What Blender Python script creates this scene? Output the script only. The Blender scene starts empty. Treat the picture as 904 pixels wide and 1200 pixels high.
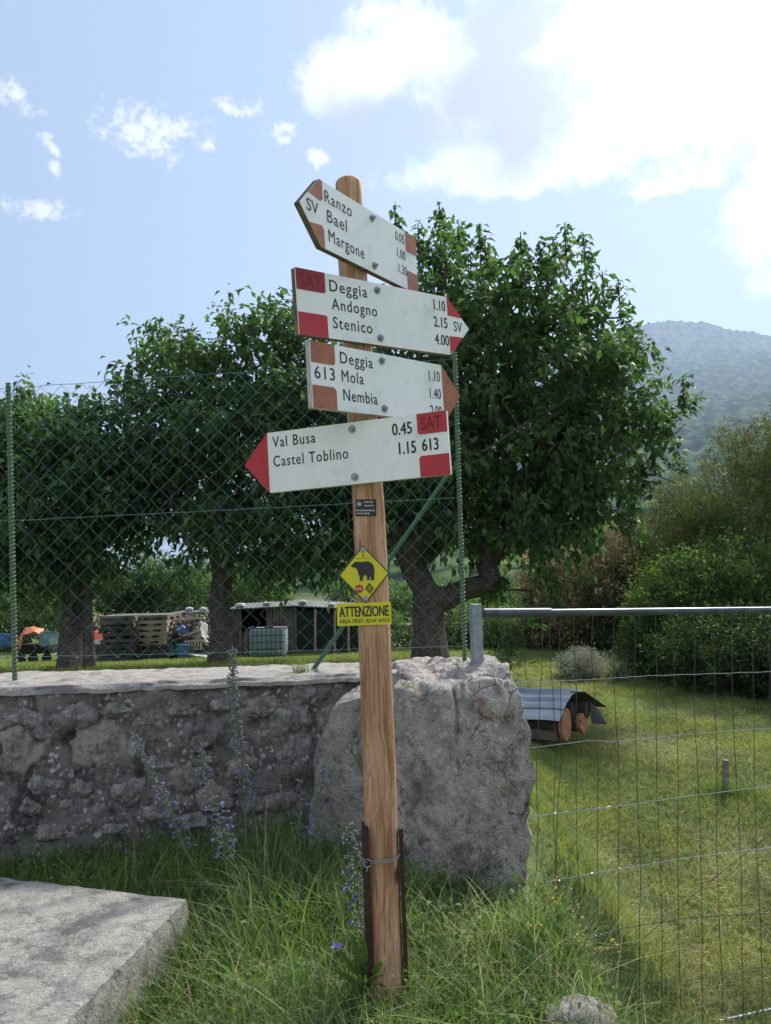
import bpy, bmesh, math, random
import numpy as np
from mathutils import Vector, Matrix, noise

rnd = random.Random(7)
rng = np.random.default_rng(11)
sc = bpy.context.scene
COL = sc.collection

# ------------------------------------------------------------------ camera, world, sun, exposure
EYE = 1.95
F = 900.0
PITCH = math.radians(5.08)
ROLL = math.radians(1.5)
fw = np.array([0, math.cos(PITCH), math.sin(PITCH)])
uw = np.array([0, -math.sin(PITCH), math.cos(PITCH)])
rw = np.array([1.0, 0, 0])
CR = math.cos(ROLL) * rw - math.sin(ROLL) * uw
CU = math.sin(ROLL) * rw + math.cos(ROLL) * uw
CAM = np.array([0, 0, EYE])

cd = bpy.data.cameras.new('camera')
cam = bpy.data.objects.new('camera', cd)
COL.objects.link(cam)
m3 = Matrix(((CR[0], CU[0], -fw[0]), (CR[1], CU[1], -fw[1]), (CR[2], CU[2], -fw[2])))
cam.matrix_world = Matrix.Translation(Vector(CAM)) @ m3.to_4x4()
cd.sensor_fit = 'VERTICAL'
cd.sensor_height = 24
cd.lens = 18
cd.clip_start = 0.05
cd.clip_end = 20000
sc.camera = cam


def ray(px, py):
    return fw + (px - 452) / F * CR + (600 - py) / F * CU


def atY(px, py, Y):
    d = ray(px, py)
    return CAM + d * (Y / d[1])


def atZ(px, py, z):
    d = ray(px, py)
    return CAM + d * ((z - EYE) / d[2])


def unit(v):
    v = np.array(v, float)
    return v / np.linalg.norm(v)


SUN_DIR = unit(ray(965, -290))
SUN_EL = math.asin(SUN_DIR[2])
SUN_AZ = math.atan2(SUN_DIR[0], SUN_DIR[1])

sc.view_settings.view_transform = 'Standard'
sc.view_settings.look = 'None'
sc.view_settings.exposure = 1.35
sc.view_settings.gamma = 1.0

sd = bpy.data.lights.new('sun', 'SUN')
sd.energy = 3.2
sd.angle = math.radians(7)
sd.color = (1.0, 0.94, 0.84)
sun = bpy.data.objects.new('sun', sd)
COL.objects.link(sun)
sun.rotation_euler = Vector(-SUN_DIR).to_track_quat('-Z', 'Y').to_euler()

W = bpy.data.worlds.new('World')
sc.world = W
W.use_nodes = True


class N:
    """tiny node helper"""
    def __init__(s, nt):
        s.nt = nt
        nt.nodes.clear()

    def new(s, t, **kw):
        n = s.nt.nodes.new(t)
        for k, v in kw.items():
            setattr(n, k, v)
        return n

    def link(s, a, b):
        s.nt.links.new(a, b)

    def put(s, sock, v):
        if isinstance(v, bpy.types.NodeSocket):
            s.link(v, sock)
        elif isinstance(v, (tuple, list)) and len(v) == 3 and sock.type == 'RGBA':
            sock.default_value = (*v, 1)
        else:
            sock.default_value = v

    def math(s, op, a, b=0.0, c=0.0, clamp=False):
        n = s.new('ShaderNodeMath', operation=op, use_clamp=clamp)
        s.put(n.inputs[0], a)
        s.put(n.inputs[1], b)
        s.put(n.inputs[2], c)
        return n.outputs[0]

    def mix(s, f, a, b, mode='MIX'):
        n = s.new('ShaderNodeMix', data_type='RGBA', blend_type=mode)
        s.put(n.inputs[0], f)
        s.put(n.inputs[6], a)
        s.put(n.inputs[7], b)
        return n.outputs[2]

    def noise(s, vec, scale, detail=4, rough=0.5, dist=0.0):
        n = s.new('ShaderNodeTexNoise')
        if vec is not None:
            s.link(vec, n.inputs['Vector'])
        n.inputs['Scale'].default_value = scale
        n.inputs['Detail'].default_value = detail
        n.inputs['Roughness'].default_value = rough
        n.inputs['Distortion'].default_value = dist
        return n

    def voro(s, vec, scale, feature='F1', rand=1.0):
        n = s.new('ShaderNodeTexVoronoi', feature=feature)
        if vec is not None:
            s.link(vec, n.inputs['Vector'])
        n.inputs['Scale'].default_value = scale
        n.inputs['Randomness'].default_value = rand
        return n

    def ramp(s, f, stops, interp='LINEAR'):
        n = s.new('ShaderNodeValToRGB')
        s.put(n.inputs[0], f)
        cr = n.color_ramp
        cr.interpolation = interp
        while len(cr.elements) < len(stops):
            cr.elements.new(0.5)
        for e, (p, c) in zip(cr.elements, stops):
            e.position = p
            e.color = (*c, 1) if not isinstance(c, (int, float)) else (c, c, c, 1)
        return n.outputs[0]

    def sstep(s, v, a, b):
        n = s.new('ShaderNodeMapRange', interpolation_type='SMOOTHSTEP')
        s.put(n.inputs[0], v)
        n.inputs[1].default_value = a
        n.inputs[2].default_value = b
        return n.outputs[0]

    def scalevec(s, vec, sx, sy, sz):
        n = s.new('ShaderNodeMapping')
        s.link(vec, n.inputs['Vector'])
        n.inputs['Scale'].default_value = (sx, sy, sz)
        return n.outputs[0]


def build_world():
    n = N(W.node_tree)
    out = n.new('ShaderNodeOutputWorld')
    bg = n.new('ShaderNodeBackground')
    n.link(bg.outputs[0], out.inputs[0])
    sky = n.new('ShaderNodeTexSky', sky_type='NISHITA')
    sky.sun_disc = False
    sky.sun_elevation = SUN_EL
    sky.sun_rotation = SUN_AZ
    sky.altitude = 500
    sky.air_density = 1.0
    sky.dust_density = 1.6
    sky.ozone_density = 1.2
    tc = n.new('ShaderNodeTexCoord')
    nrm = n.new('ShaderNodeVectorMath', operation='NORMALIZE')
    n.link(tc.outputs['Generated'], nrm.inputs[0])
    d = nrm.outputs[0]
    nz = n.noise(d, 7.0, 7, 0.6)
    nz2 = n.noise(d, 34.0, 7, 0.65)
    wn = n.noise(d, 11.0, 5, 0.6)
    w1 = n.new('ShaderNodeVectorMath', operation='SUBTRACT')
    n.link(wn.outputs['Color'], w1.inputs[0])
    w1.inputs[1].default_value = (.5, .5, .5)
    w2 = n.new('ShaderNodeVectorMath', operation='SCALE')
    n.link(w1.outputs[0], w2.inputs[0])
    w2.inputs['Scale'].default_value = .06
    w3 = n.new('ShaderNodeVectorMath', operation='ADD')
    n.link(d, w3.inputs[0])
    n.link(w2.outputs[0], w3.inputs[1])
    dw = w3.outputs[0]
    # (px, py, rx, ry) of each cloud, turned into directions
    C = [(425, 92, 110, 66), (480, 50, 100, 70), (590, 95, 180, 110), (730, 70, 180, 130), (870, 60, 200, 170), (920, 250, 90, 130), (600, 190, 180, 46),
         (795, 213, 70, 14), (168, 148, 64, 38), (205, 152, 48, 26), (18, 112, 40, 20), (48, 243, 60, 14), (278, 123, 62, 15),
         (374, 191, 22, 12), (328, 158, 34, 16), (68, 198, 14, 16), (64, 163, 14, 14), (500, -70, 110, 60),
         (-400, -150, 260, 130), (-700, 250, 220, 70), (1400, 150, 330, 120), (250, -500, 300, 120), (1100, -600, 400, 200)]
    nz3 = n.noise(d, 75.0, 6, 0.7)
    small = None
    field = None
    for (px, py, rx, ry) in C:
        c = unit(ray(px, py))
        k = 1.0 / np.linalg.norm(ray(px, py))
        mp = n.new('ShaderNodeMapping', vector_type='TEXTURE')
        n.link(dw, mp.inputs['Vector'])
        mp.inputs['Location'].default_value = tuple(c)
        mp.inputs['Rotation'].default_value = (math.asin(c[2]), 0, -math.atan2(c[0], c[1]))
        mp.inputs['Scale'].default_value = (rx / F * k, 0.7, ry / F * k)
        ln = n.new('ShaderNodeVectorMath', operation='LENGTH')
        n.link(mp.outputs[0], ln.inputs[0])
        f = n.math('SUBTRACT', 1.0, ln.outputs['Value'])
        if rx < 70 and py > 0:
            small = f if small is None else n.math('MAXIMUM', small, f)
        else:
            field = f if field is None else n.math('MAXIMUM', field, f)
    # unseen clouds over the rest of the sky, enlarged to brighten shaded fronts
    for (az, el, r) in [(100, 30, .5), (140, 45, .55), (185, 30, .7), (225, 50, .6), (260, 25, .5), (300, 50, .35), (160, 12, .4), (210, 10, .45)]:
        a, e = math.radians(az), math.radians(el)
        c = (math.sin(a) * math.cos(e), math.cos(a) * math.cos(e), math.sin(e))
        mp = n.new('ShaderNodeMapping', vector_type='TEXTURE')
        n.link(d, mp.inputs['Vector'])
        mp.inputs['Location'].default_value = c
        mp.inputs['Scale'].default_value = (r, r, r * .5)
        ln = n.new('ShaderNodeVectorMath', operation='LENGTH')
        n.link(mp.outputs[0], ln.inputs[0])
        field = n.math('MAXIMUM', field, n.math('SUBTRACT', 1.0, ln.outputs['Value']))
    t = n.math('ADD', n.math('MULTIPLY', field, 1.9), n.math('MULTIPLY', n.math('SUBTRACT', nz.outputs[0], 0.53), 1.7))
    t = n.math('ADD', t, n.math('MULTIPLY', n.math('SUBTRACT', nz2.outputs[0], 0.5), 2.2))
    dens = n.sstep(t, 0.10, 1.0)
    ts = n.math('ADD', small, n.math('MULTIPLY', n.math('SUBTRACT', nz2.outputs[0], 0.52), 2.6))
    ts = n.math('ADD', ts, n.math('MULTIPLY', n.math('SUBTRACT', nz3.outputs[0], 0.5), 2.4))
    dens = n.math('MAXIMUM', dens, n.math('MULTIPLY', n.sstep(ts, 0.12, 1.0), n.sstep(small, -.5, .1)))
    cf = None
    for (px, py, rx, ry) in ((600, 30, 120, 80), (590, 120, 170, 110), (470, 150, 110, 50), (250, -500, 200, 90), (-400, -150, 160, 90)):
        c = unit(ray(px, py))
        k = 1.0 / np.linalg.norm(ray(px, py))
        mp = n.new('ShaderNodeMapping', vector_type='TEXTURE')
        n.link(dw, mp.inputs['Vector'])
        mp.inputs['Location'].default_value = tuple(c)
        mp.inputs['Rotation'].default_value = (math.asin(c[2]), 0, -math.atan2(c[0], c[1]))
        mp.inputs['Scale'].default_value = (rx / F * k, 0.7, ry / F * k)
        ln = n.new('ShaderNodeVectorMath', operation='LENGTH')
        n.link(mp.outputs[0], ln.inputs[0])
        f = n.math('SUBTRACT', 1.0, ln.outputs['Value'])
        cf = f if cf is None else n.math('MAXIMUM', cf, f)
    core = n.sstep(n.math('ADD', cf, n.math('MULTIPLY', n.math('SUBTRACT', nz.outputs[0], 0.5), 1.6)), 0.08, 0.6)
    dot = n.new('ShaderNodeVectorMath', operation='DOT_PRODUCT')
    n.link(d, dot.inputs[0])
    dot.inputs[1].default_value = tuple(SUN_DIR)
    near = n.sstep(dot.outputs['Value'], 0.90, 0.99)
    glow = n.math('POWER', near, 1.8)
    white = n.mix(near, (5.6, 5.7, 5.9), (9, 8.9, 8.8))
    grey = n.mix(near, (3.05, 3.05, 3.25), (4.2, 4.2, 4.35))
    cl = n.mix(core, white, grey)
    # thin veil scattering near the sun
    veil = n.mix(glow, sky.outputs[0], (8, 8, 8))
    # high thin haze that pales the blue
    pale = n.mix(0.82, veil, (2.25, 2.85, 3.95))
    col = n.mix(n.math('MULTIPLY', dens, 0.96), pale, cl)
    n.link(col, bg.inputs[0])
    bg.inputs[1].default_value = 0.075


build_world()

# ------------------------------------------------------------------ helpers
MATS = {}


def new_mat(name):
    m = bpy.data.materials.new(name)
    m.use_nodes = True
    n = N(m.node_tree)
    out = n.new('ShaderNodeOutputMaterial')
    b = n.new('ShaderNodeBsdfPrincipled')
    n.link(b.outputs[0], out.inputs[0])
    MATS[name] = m
    return m, n, b, out


def bump(n, b, h, strength=0.5, dist=0.01):
    bn = n.new('ShaderNodeBump')
    bn.inputs['Strength'].default_value = strength
    bn.inputs['Distance'].default_value = dist
    n.put(bn.inputs['Height'], h)
    n.link(bn.outputs[0], b.inputs['Normal'])


def simple(name, c1, c2=None, scale=8, rough=0.7, metal=0.0, bmp=0.2, bd=0.003, spec=0.5, stretch=(1, 1, 1), detail=6, lo=.35, hi=.65):
    m, n, b, o = new_mat(name)
    tc = n.new('ShaderNodeTexCoord')
    v = n.scalevec(tc.outputs['Object'], *stretch)
    nz = n.noise(v, scale, detail, 0.6)
    c2 = c2 or tuple(x * 0.75 for x in c1)
    n.link(n.ramp(nz.outputs[0], [(lo, c1), (hi, c2)]), b.inputs['Base Color'])
    b.inputs['Roughness'].default_value = rough
    b.inputs['Metallic'].default_value = metal
    b.inputs['Specular IOR Level'].default_value = spec
    if bmp:
        bump(n, b, nz.outputs[0], bmp, bd)
    return m


def leafmat(name, c1, c2, trans=0.35, rough=0.5, tcol=None, c3=None):
    m, n, b, o = new_mat(name)
    g = n.new('ShaderNodeNewGeometry')
    stops = [(0.0, c1), (0.8, c2)] if c3 is None else [(0.0, c1), (0.7, c2), (1.0, c3)]
    c = n.ramp(g.outputs['Random Per Island'], stops)
    tcl = n.new('ShaderNodeTexCoord')
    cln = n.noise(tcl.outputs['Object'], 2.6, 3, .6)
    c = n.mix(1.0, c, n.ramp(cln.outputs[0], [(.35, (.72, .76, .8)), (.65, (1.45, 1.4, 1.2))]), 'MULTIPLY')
    n.link(c, b.inputs['Base Color'])
    b.inputs['Roughness'].default_value = rough
    b.inputs['Specular IOR Level'].default_value = 0.22
    tr = n.new('ShaderNodeBsdfTranslucent')
    n.link(n.mix(1.0, c, tcol or (2.2, 2.4, 1.0), 'MULTIPLY'), tr.inputs[0])
    mx = n.new('ShaderNodeMixShader')
    mx.inputs[0].default_value = trans
    n.link(b.outputs[0], mx.inputs[1])
    n.link(tr.outputs[0], mx.inputs[2])
    n.link(mx.outputs[0], o.inputs[0])
    return m


def tag(o, label=None, cat=None, group=None, kind=None):
    if label:
        o['label'] = label
    if cat:
        o['category'] = cat
    if group:
        o['group'] = group
    if kind:
        o['kind'] = kind
    return o


def empty(name, loc, rz=0, label=None, cat=None, group=None):
    o = bpy.data.objects.new(name, None)
    COL.objects.link(o)
    o.location = Vector(loc)
    o.rotation_euler = (0, 0, rz)
    o.empty_display_size = 0.1
    return tag(o, label, cat, group)


def link_mesh(name, me, m, parent=None, smooth=False):
    if m is not None and not me.materials:
        me.materials.append(m)
    if smooth:
        me.shade_smooth()
    o = bpy.data.objects.new(name, me)
    COL.objects.link(o)
    if parent is not None:
        o.parent = parent
        # vertices are given in the parent's local space
    return o


def np_mesh(name, V, Fc):
    """V (n,3) array, Fc (m,k) int array of equal-sided faces"""
    V = np.asarray(V, np.float32)
    Fc = np.asarray(Fc, np.int32)
    me = bpy.data.meshes.new(name)
    k = Fc.shape[1]
    me.vertices.add(len(V))
    me.vertices.foreach_set('co', V.ravel())
    me.loops.add(Fc.size)
    me.loops.foreach_set('vertex_index', Fc.ravel())
    me.polygons.add(len(Fc))
    me.polygons.foreach_set('loop_start', np.arange(0, Fc.size, k, dtype=np.int32))
    me.update(calc_edges=True)
    me.validate()
    return me


class MB:
    """collects simple solids into one mesh"""
    def __init__(s):
        s.v = []
        s.f = []

    def add(s, vs, fs):
        b = len(s.v)
        s.v += [tuple(map(float, p)) for p in vs]
        s.f += [tuple(b + i for i in f) for f in fs]
        return s

    def box(s, c, d, rot=None, taper=1.0):
        c = Vector(c)
        pts = []
        for z in (-1, 1):
            k = taper if z > 0 else 1.0
            for x, y in ((-1, -1), (1, -1), (1, 1), (-1, 1)):
                p = Vector((x * d[0] / 2 * k, y * d[1] / 2 * k, z * d[2] / 2))
                if rot is not None:
                    p = rot @ p
                pts.append(c + p)
        return s.add(pts, [(0, 3, 2, 1), (4, 5, 6, 7), (0, 1, 5, 4), (1, 2, 6, 5), (2, 3, 7, 6), (3, 0, 4, 7)])

    def bar(s, a, b, w, h, up=(0, 0, 1)):
        a, b = Vector(a), Vector(b)
        x = (b - a).normalized()
        y = Vector(up).cross(x)
        if y.length < 1e-4:
            y = Vector((0, 1, 0)).cross(x)
        y.normalize()
        z = x.cross(y)
        R = Matrix((x, y, z)).transposed()
        return s.box((a + b) / 2, ((b - a).length, w, h), R)

    def tube(s, pts, r, n=8, caps=True):
        pts = [Vector(p) for p in pts]
        if not isinstance(r, (list, tuple)):
            r = [r] * len(pts)
        rings = []
        prev = None
        for i, p in enumerate(pts):
            t = (pts[min(i + 1, len(pts) - 1)] - pts[max(i - 1, 0)])
            if t.length < 1e-9:
                t = Vector((0, 0, 1))
            t.normalize()
            if prev is None:
                u = t.orthogonal().normalized()
            else:
                u = prev - t * prev.dot(t)
                if u.length < 1e-6:
                    u = t.orthogonal()
                u.normalize()
            prev = u
            w = t.cross(u)
            rings.append([p + (u * math.cos(2 * math.pi * k / n) + w * math.sin(2 * math.pi * k / n)) * r[i] for k in range(n)])
        vs = [q for rg in rings for q in rg]
        fs = []
        for i in range(len(pts) - 1):
            for k in range(n):
                k2 = (k + 1) % n
                fs.append((i * n + k, i * n + k2, (i + 1) * n + k2, (i + 1) * n + k))
        if caps:
            fs.append(tuple(range(n - 1, -1, -1)))
            fs.append(tuple((len(pts) - 1) * n + k for k in range(n)))
        return s.add(vs, fs)

    def prism(s, poly, y0, y1):
        """polygon in x,z (counter clockwise seen from -Y) extruded in y"""
        n = len(poly)
        vs = [(x, y0, z) for x, z in poly] + [(x, y1, z) for x, z in poly]
        fs = [tuple(range(n)), tuple(range(2 * n - 1, n - 1, -1))]
        for k in range(n):
            k2 = (k + 1) % n
            fs.append((k2, k, n + k, n + k2))
        return s.add(vs, fs)

    def mesh(s, name):
        me = bpy.data.meshes.new(name)
        me.from_pydata(s.v, [], s.f)
        me.update()
        return me

    def build(s, name, m, parent=None, smooth=False, bevel=0.0):
        me = s.mesh(name)
        o = link_mesh(name, me, m, parent)
        if bevel:
            bm = bmesh.new()
            bm.from_mesh(me)
            bmesh.ops.bevel(bm, geom=bm.edges[:], offset=bevel, segments=2, affect='EDGES', profile=0.6)
            bm.to_mesh(me)
            bm.free()
        if smooth:
            me.shade_smooth()
            me.set_sharp_from_angle(angle=math.radians(50))
        return o


def sub_rel(parent_loc, p):
    return Vector(p) - Vector(parent_loc)


def fbm(p, o=5, h=0.9, l=2.1):
    return noise.fractal(Vector(p), h, l, o)


def smooth01(x):
    x = np.clip(x, 0, 1)
    return x * x * (3 - 2 * x)


# ------------------------------------------------------------------ ground height
def ground_h(X, Y):
    X = np.asarray(X, float)
    Y = np.asarray(Y, float)
    bank = np.interp(Y, [-2, 0.2, 1.1, 1.7, 2.3, 3.1], [.3, .42, .80, .885, .915, .95])
    bank = bank - .07 * smooth01((-X - .35) / .3) * (Y < 3.2)
    bank = bank - .09 * smooth01((X + .02) / .25) * smooth01((Y - 2.2) / .4) * (Y < 3.2)
    left = np.interp(Y, [3.2, 3.6, 8.5, 12, 14, 30], [.95, 1.12, 1.08, .80, .74, .66])
    right = np.interp(Y, [-2, 2.4, 3.3, 3.8, 4.4, 5.5, 7, 9, 12, 14, 30], [.2, .12, .1, .19, .33, .60, .72, .78, .74, .72, .66])
    w_front = smooth01((X - .45) / .42)
    w_back = smooth01((X - .30) / 1.1)
    k = smooth01((Y - 3.15) / .3)
    L = bank * (1 - k) + left * k
    w = w_front * (1 - k) + w_back * k
    h = L * (1 - w) + right * w
    h = h + .012 * np.sin(X * 2.1 + 1.3) * np.cos(Y * 1.7) + .006 * np.sin(X * 7.1) * np.sin(Y * 6.3 + 1)
    far = smooth01((np.hypot(X, Y) - 60) / 400)
    return h * (1 - far) + (-6.0) * far


def G(px, py):
    """ground point seen at a photograph pixel"""
    d = ray(px, py)
    t = np.linspace(.8, 60, 6000)
    P = CAM[None] + d[None] * t[:, None]
    below = P[:, 2] < ground_h(P[:, 0], P[:, 1])
    i = int(np.argmax(below)) if below.any() else len(t) - 1
    p = P[i]
    return np.array([p[0], p[1], float(ground_h(p[0], p[1]))])


def gp(px, Y):
    """ground point at distance Y below/above pixel column px"""
    d = ray(px, 700)
    p = CAM + d * (Y / d[1])
    return np.array([p[0], Y, float(ground_h(p[0], Y))])


# ------------------------------------------------------------------ materials
def mat_rock(name, base, light, dark, sc_=1.0, orange=0.0, lichen=0.5, bstr=0.7, moss=0.0, red=None, speck=1.0, crack=0.0):
    m, n, b, o = new_mat(name)
    tc = n.new('ShaderNodeTexCoord')
    v = tc.outputs['Object']
    big = n.noise(v, 3.2 * sc_, 6, 0.6)
    mid = n.noise(v, 14 * sc_, 8, 0.68, 0.3)
    fine = n.noise(v, 90 * sc_, 6, 0.7)
    c = n.ramp(mid.outputs[0], [(.30, dark), (.48, base), (.66, tuple(min(1, x * 1.25) for x in base))])
    # pale lichen in crusts
    vo = n.voro(v, 26 * sc_)
    dist = n.math('ADD', n.math('MULTIPLY', vo.outputs['Distance'], .6), n.math('MULTIPLY', n.math('SUBTRACT', fine.outputs[0], .1), 1.0))
    dist = n.math('ADD', dist, n.math('MULTIPLY', n.math('SUBTRACT', mid.outputs[0], .5), .8))
    lm = n.math('MULTIPLY', n.sstep(dist, .60, .50), n.sstep(big.outputs[0], .36, .54))
    c = n.mix(n.math('MULTIPLY', lm, lichen), c, light)
    # dark weathering streaks
    dk = n.noise(n.scalevec(v, 1, 1, .55), 5 * sc_, 8, .7)
    c = n.mix(n.math('MULTIPLY', n.sstep(dk.outputs[0], .50, .66), .75), c, dark)
    sp = n.math('GREATER_THAN', fine.outputs[0], .63)
    c = n.mix(n.math('MULTIPLY', sp, .5), c, light)
    sp2 = n.sstep(fine.outputs[0], .42, .33)
    c = n.mix(n.math('MULTIPLY', sp2, .6), c, dark)
    if orange:
        on = n.noise(v, 7, 6, .65)
        c = n.mix(n.math('MULTIPLY', n.sstep(on.outputs[0], .60, .68), orange), c, (.26, .11, .035))
    if moss:
        on = n.noise(v, 4.1, 6, .65)
        c = n.mix(n.math('MULTIPLY', n.sstep(on.outputs[0], .56, .66), moss), c, (.10, .10, .035))
    if red is not None:
        # faded red paint mark: an ellipse given in object space
        mp = n.new('ShaderNodeMapping', vector_type='TEXTURE')
        n.link(v, mp.inputs['Vector'])
        mp.inputs['Location'].default_value = red[0]
        mp.inputs['Scale'].default_value = red[1]
        ln = n.new('ShaderNodeVectorMath', operation='LENGTH')
        n.link(mp.outputs[0], ln.inputs[0])
        rn = n.noise(v, 60, 6, .7)
        mk = n.math('MULTIPLY', n.sstep(ln.outputs['Value'], 1.0, .6), n.sstep(rn.outputs[0], .50, .58))
        c = n.mix(n.math('MULTIPLY', mk, .55), c, (.30, .05, .04))
    spk = n.noise(v, 210 * sc_, 4, .75)
    c = n.mix(1.0, c, n.ramp(spk.outputs[0], [(.36, (1 - .5 * speck,) * 3), (.5, (.96, .96, .96)), (.64, (1 + .6 * speck,) * 3)]), 'MULTIPLY')
    n.link(c, b.inputs['Base Color'])
    b.inputs['Roughness'].default_value = .92
    b.inputs['Specular IOR Level'].default_value = .25
    h = n.math('ADD', n.math('MULTIPLY', mid.outputs[0], 1.0), n.math('MULTIPLY', fine.outputs[0], .35))
    if crack:
        wv = n.new('ShaderNodeVectorMath', operation='ADD')
        ws = n.new('ShaderNodeVectorMath', operation='SCALE')
        n.link(big.outputs['Color'], ws.inputs[0])
        ws.inputs['Scale'].default_value = .22
        n.link(v, wv.inputs[0])
        n.link(ws.outputs[0], wv.inputs[1])
        vc = n.voro(n.scalevec(wv.outputs[0], 1, 1, .7), 8.5, 'DISTANCE_TO_EDGE')
        gate = n.sstep(n.noise(v, 5.3, 3, .6).outputs[0], .50, .62)
        cr = n.math('MULTIPLY', n.sstep(vc.outputs['Distance'], .028, .0), gate)
        h = n.math('SUBTRACT', h, n.math('MULTIPLY', cr, crack))
        c2 = n.mix(n.math('MULTIPLY', cr, .7), c, dark)
        n.link(c2, b.inputs['Base Color'])
    bump(n, b, h, min(1, bstr * 1.3), .035)
    return m


mat_rock('boulder_rock', (.45, .415, .385), (.72, .68, .64), (.12, .11, .105), 1.3, orange=.5, lichen=.75, moss=.4, bstr=1.0, crack=.9, red=((0.02, -.33, .16), (.14, .12, .035)))
mat_rock('boulder_rock_plain', (.38, .355, .33), (.60, .57, .54), (.11, .10, .097), 1.5, orange=.15, lichen=.6, bstr=1.0, crack=.6)
mat_rock('wall_mortar', (.235, .218, .206), (.70, .67, .64), (.026, .024, .023), 1.5, lichen=1.0, bstr=1.0)
mat_rock('wall_stone', (.32, .305, .295), (.58, .56, .54), (.06, .056, .055), 1.8, lichen=.45, bstr=.5)
mat_rock('wall_stone_brown', (.33, .295, .265), (.55, .52, .48), (.06, .052, .047), 1.8, lichen=.3, bstr=.5)
mat_rock('wall_stone_pale', (.34, .32, .31), (.55, .54, .52), (.10, .10, .10), 1.5, lichen=.6, bstr=.5)
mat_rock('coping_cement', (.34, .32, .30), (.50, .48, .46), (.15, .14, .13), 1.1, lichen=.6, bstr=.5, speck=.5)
mat_rock('slab_concrete', (.37, .355, .325), (.52, .50, .47), (.10, .096, .09), 1.0, lichen=.6, bstr=.7, speck=.4)


def mat_wood_post():
    m, n, b, o = new_mat('post_wood')
    tc = n.new('ShaderNodeTexCoord')
    v = tc.outputs['Object']
    warp = n.noise(n.scalevec(v, 1, 1, .9), 3.0, 3, .5)
    add = n.new('ShaderNodeVectorMath', operation='ADD')
    n.link(v, add.inputs[0])
    sc2 = n.new('ShaderNodeVectorMath', operation='SCALE')
    n.link(warp.outputs['Color'], sc2.inputs[0])
    sc2.inputs['Scale'].default_value = .05
    n.link(sc2.outputs[0], add.inputs[1])
    g1 = n.noise(n.scalevec(add.outputs[0], 1, 1, .06), 62, 3, .55, .4)
    g2 = n.noise(n.scalevec(add.outputs[0], 1, 1, .02), 340, 3, .6)
    big = n.noise(n.scalevec(v, 1, 1, .5), 4, 4, .6)
    c = n.ramp(g1.outputs[0], [(.36, (.34, .16, .085)), (.5, (.56, .31, .18)), (.66, (.68, .42, .27))])
    c = n.mix(n.sstep(g2.outputs[0], .5, .66), c, (.26, .14, .08), 'MIX')
    mul = n.ramp(big.outputs[0], [(.3, (.72, .66, .62)), (.65, (1.05, 1.05, 1.05))])
    c = n.mix(1.0, c, mul, 'MULTIPLY')
    ck = n.noise(n.scalevec(add.outputs[0], 1, 1, .035), 38, 2, .5)
    ckm = n.math('MULTIPLY', n.sstep(n.math('ABSOLUTE', n.math('SUBTRACT', ck.outputs[0], .56)), .008, .001), n.sstep(big.outputs[0], .47, .56))
    c = n.mix(n.math('MULTIPLY', ckm, .85), c, (.06, .035, .025))
    kn = n.voro(n.scalevec(v, 1, 1, .42), 9)
    c = n.mix(n.sstep(kn.outputs['Distance'], .11, .05), c, (.10, .05, .03))
    n.link(c, b.inputs['Base Color'])
    b.inputs['Roughness'].default_value = .7
    bump(n, b, n.math('ADD', g1.outputs[0], n.math('MULTIPLY', g2.outputs[0], .5)), .35, .004)
    return m


mat_wood_post()


def mat_sign_white():
    m, n, b, o = new_mat('sign_white')
    tc = n.new('ShaderNodeTexCoord')
    v = tc.outputs['Object']
    a = n.noise(n.scalevec(v, 1, 1, .35), 14, 6, .6)
    c = n.ramp(a.outputs[0], [(.3, (.84, .83, .84)), (.7, (.90, .90, .91))])
    s = n.noise(v, 160, 3, .6)
    c = n.mix(n.math('MULTIPLY', n.sstep(s.outputs[0], .66, .74), .35), c, (.35, .32, .28))
    st = n.noise(n.scalevec(v, 1, 1, .05), 70, 4, .7)
    c = n.mix(n.math('MULTIPLY', n.sstep(st.outputs[0], .58, .74), .22), c, (.42, .38, .33))
    gr = n.noise(v, 9, 5, .7)
    c = n.mix(n.math('MULTIPLY', n.sstep(gr.outputs[0], .50, .70), .30), c, (.48, .47, .44))
    n.link(c, b.inputs['Base Color'])
    b.inputs['Roughness'].default_value = .45
    return m


mat_sign_white()
simple('sign_red', (.52, .03, .045), (.44, .025, .035), 20, .5, bmp=.05)
simple('sign_red_dark', (.33, .018, .022), (.28, .015, .02), 20, .5, bmp=.05)
simple('sign_emboss', (.20, .01, .014), None, 20, .5, bmp=0)
simple('sign_faded', (.42, .15, .09), (.33, .11, .065), 25, .6, bmp=.1)
simple('sign_faded_ink', (.28, .085, .05), None, 25, .6, bmp=0)
simple('sign_edge', (.20, .14, .11), (.09, .07, .06), 30, .8, bmp=.3)
simple('sign_edge_white', (.55, .54, .53), (.4, .38, .37), 30, .7, bmp=.2)
simple('ink', (.018, .018, .022), (.03, .03, .035), 60, .6, bmp=0)
simple('white_ink', (.6, .6, .6), None, 60, .6, bmp=0)
simple('yellow_plate', (.72, .62, .02), (.64, .56, .02), 12, .45, bmp=0)
simple('green_edge', (.06, .10, .03), None, 12, .5, bmp=0)
simple('red_print', (.60, .03, .03), None, 12, .5, bmp=0)
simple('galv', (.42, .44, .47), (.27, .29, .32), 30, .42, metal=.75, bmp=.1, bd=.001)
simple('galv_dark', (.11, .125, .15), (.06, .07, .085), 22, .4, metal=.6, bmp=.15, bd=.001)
simple('galv_post', (.34, .38, .43), (.22, .26, .31), 40, .5, metal=.6, bmp=.1, bd=.001)
simple('rusty_steel', (.030, .018, .016), (.055, .028, .020), 60, .85, metal=.1, bmp=.5, bd=.002)
simple('wire_zinc', (.45, .46, .48), (.3, .3, .32), 60, .4, metal=.7, bmp=0)
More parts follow.
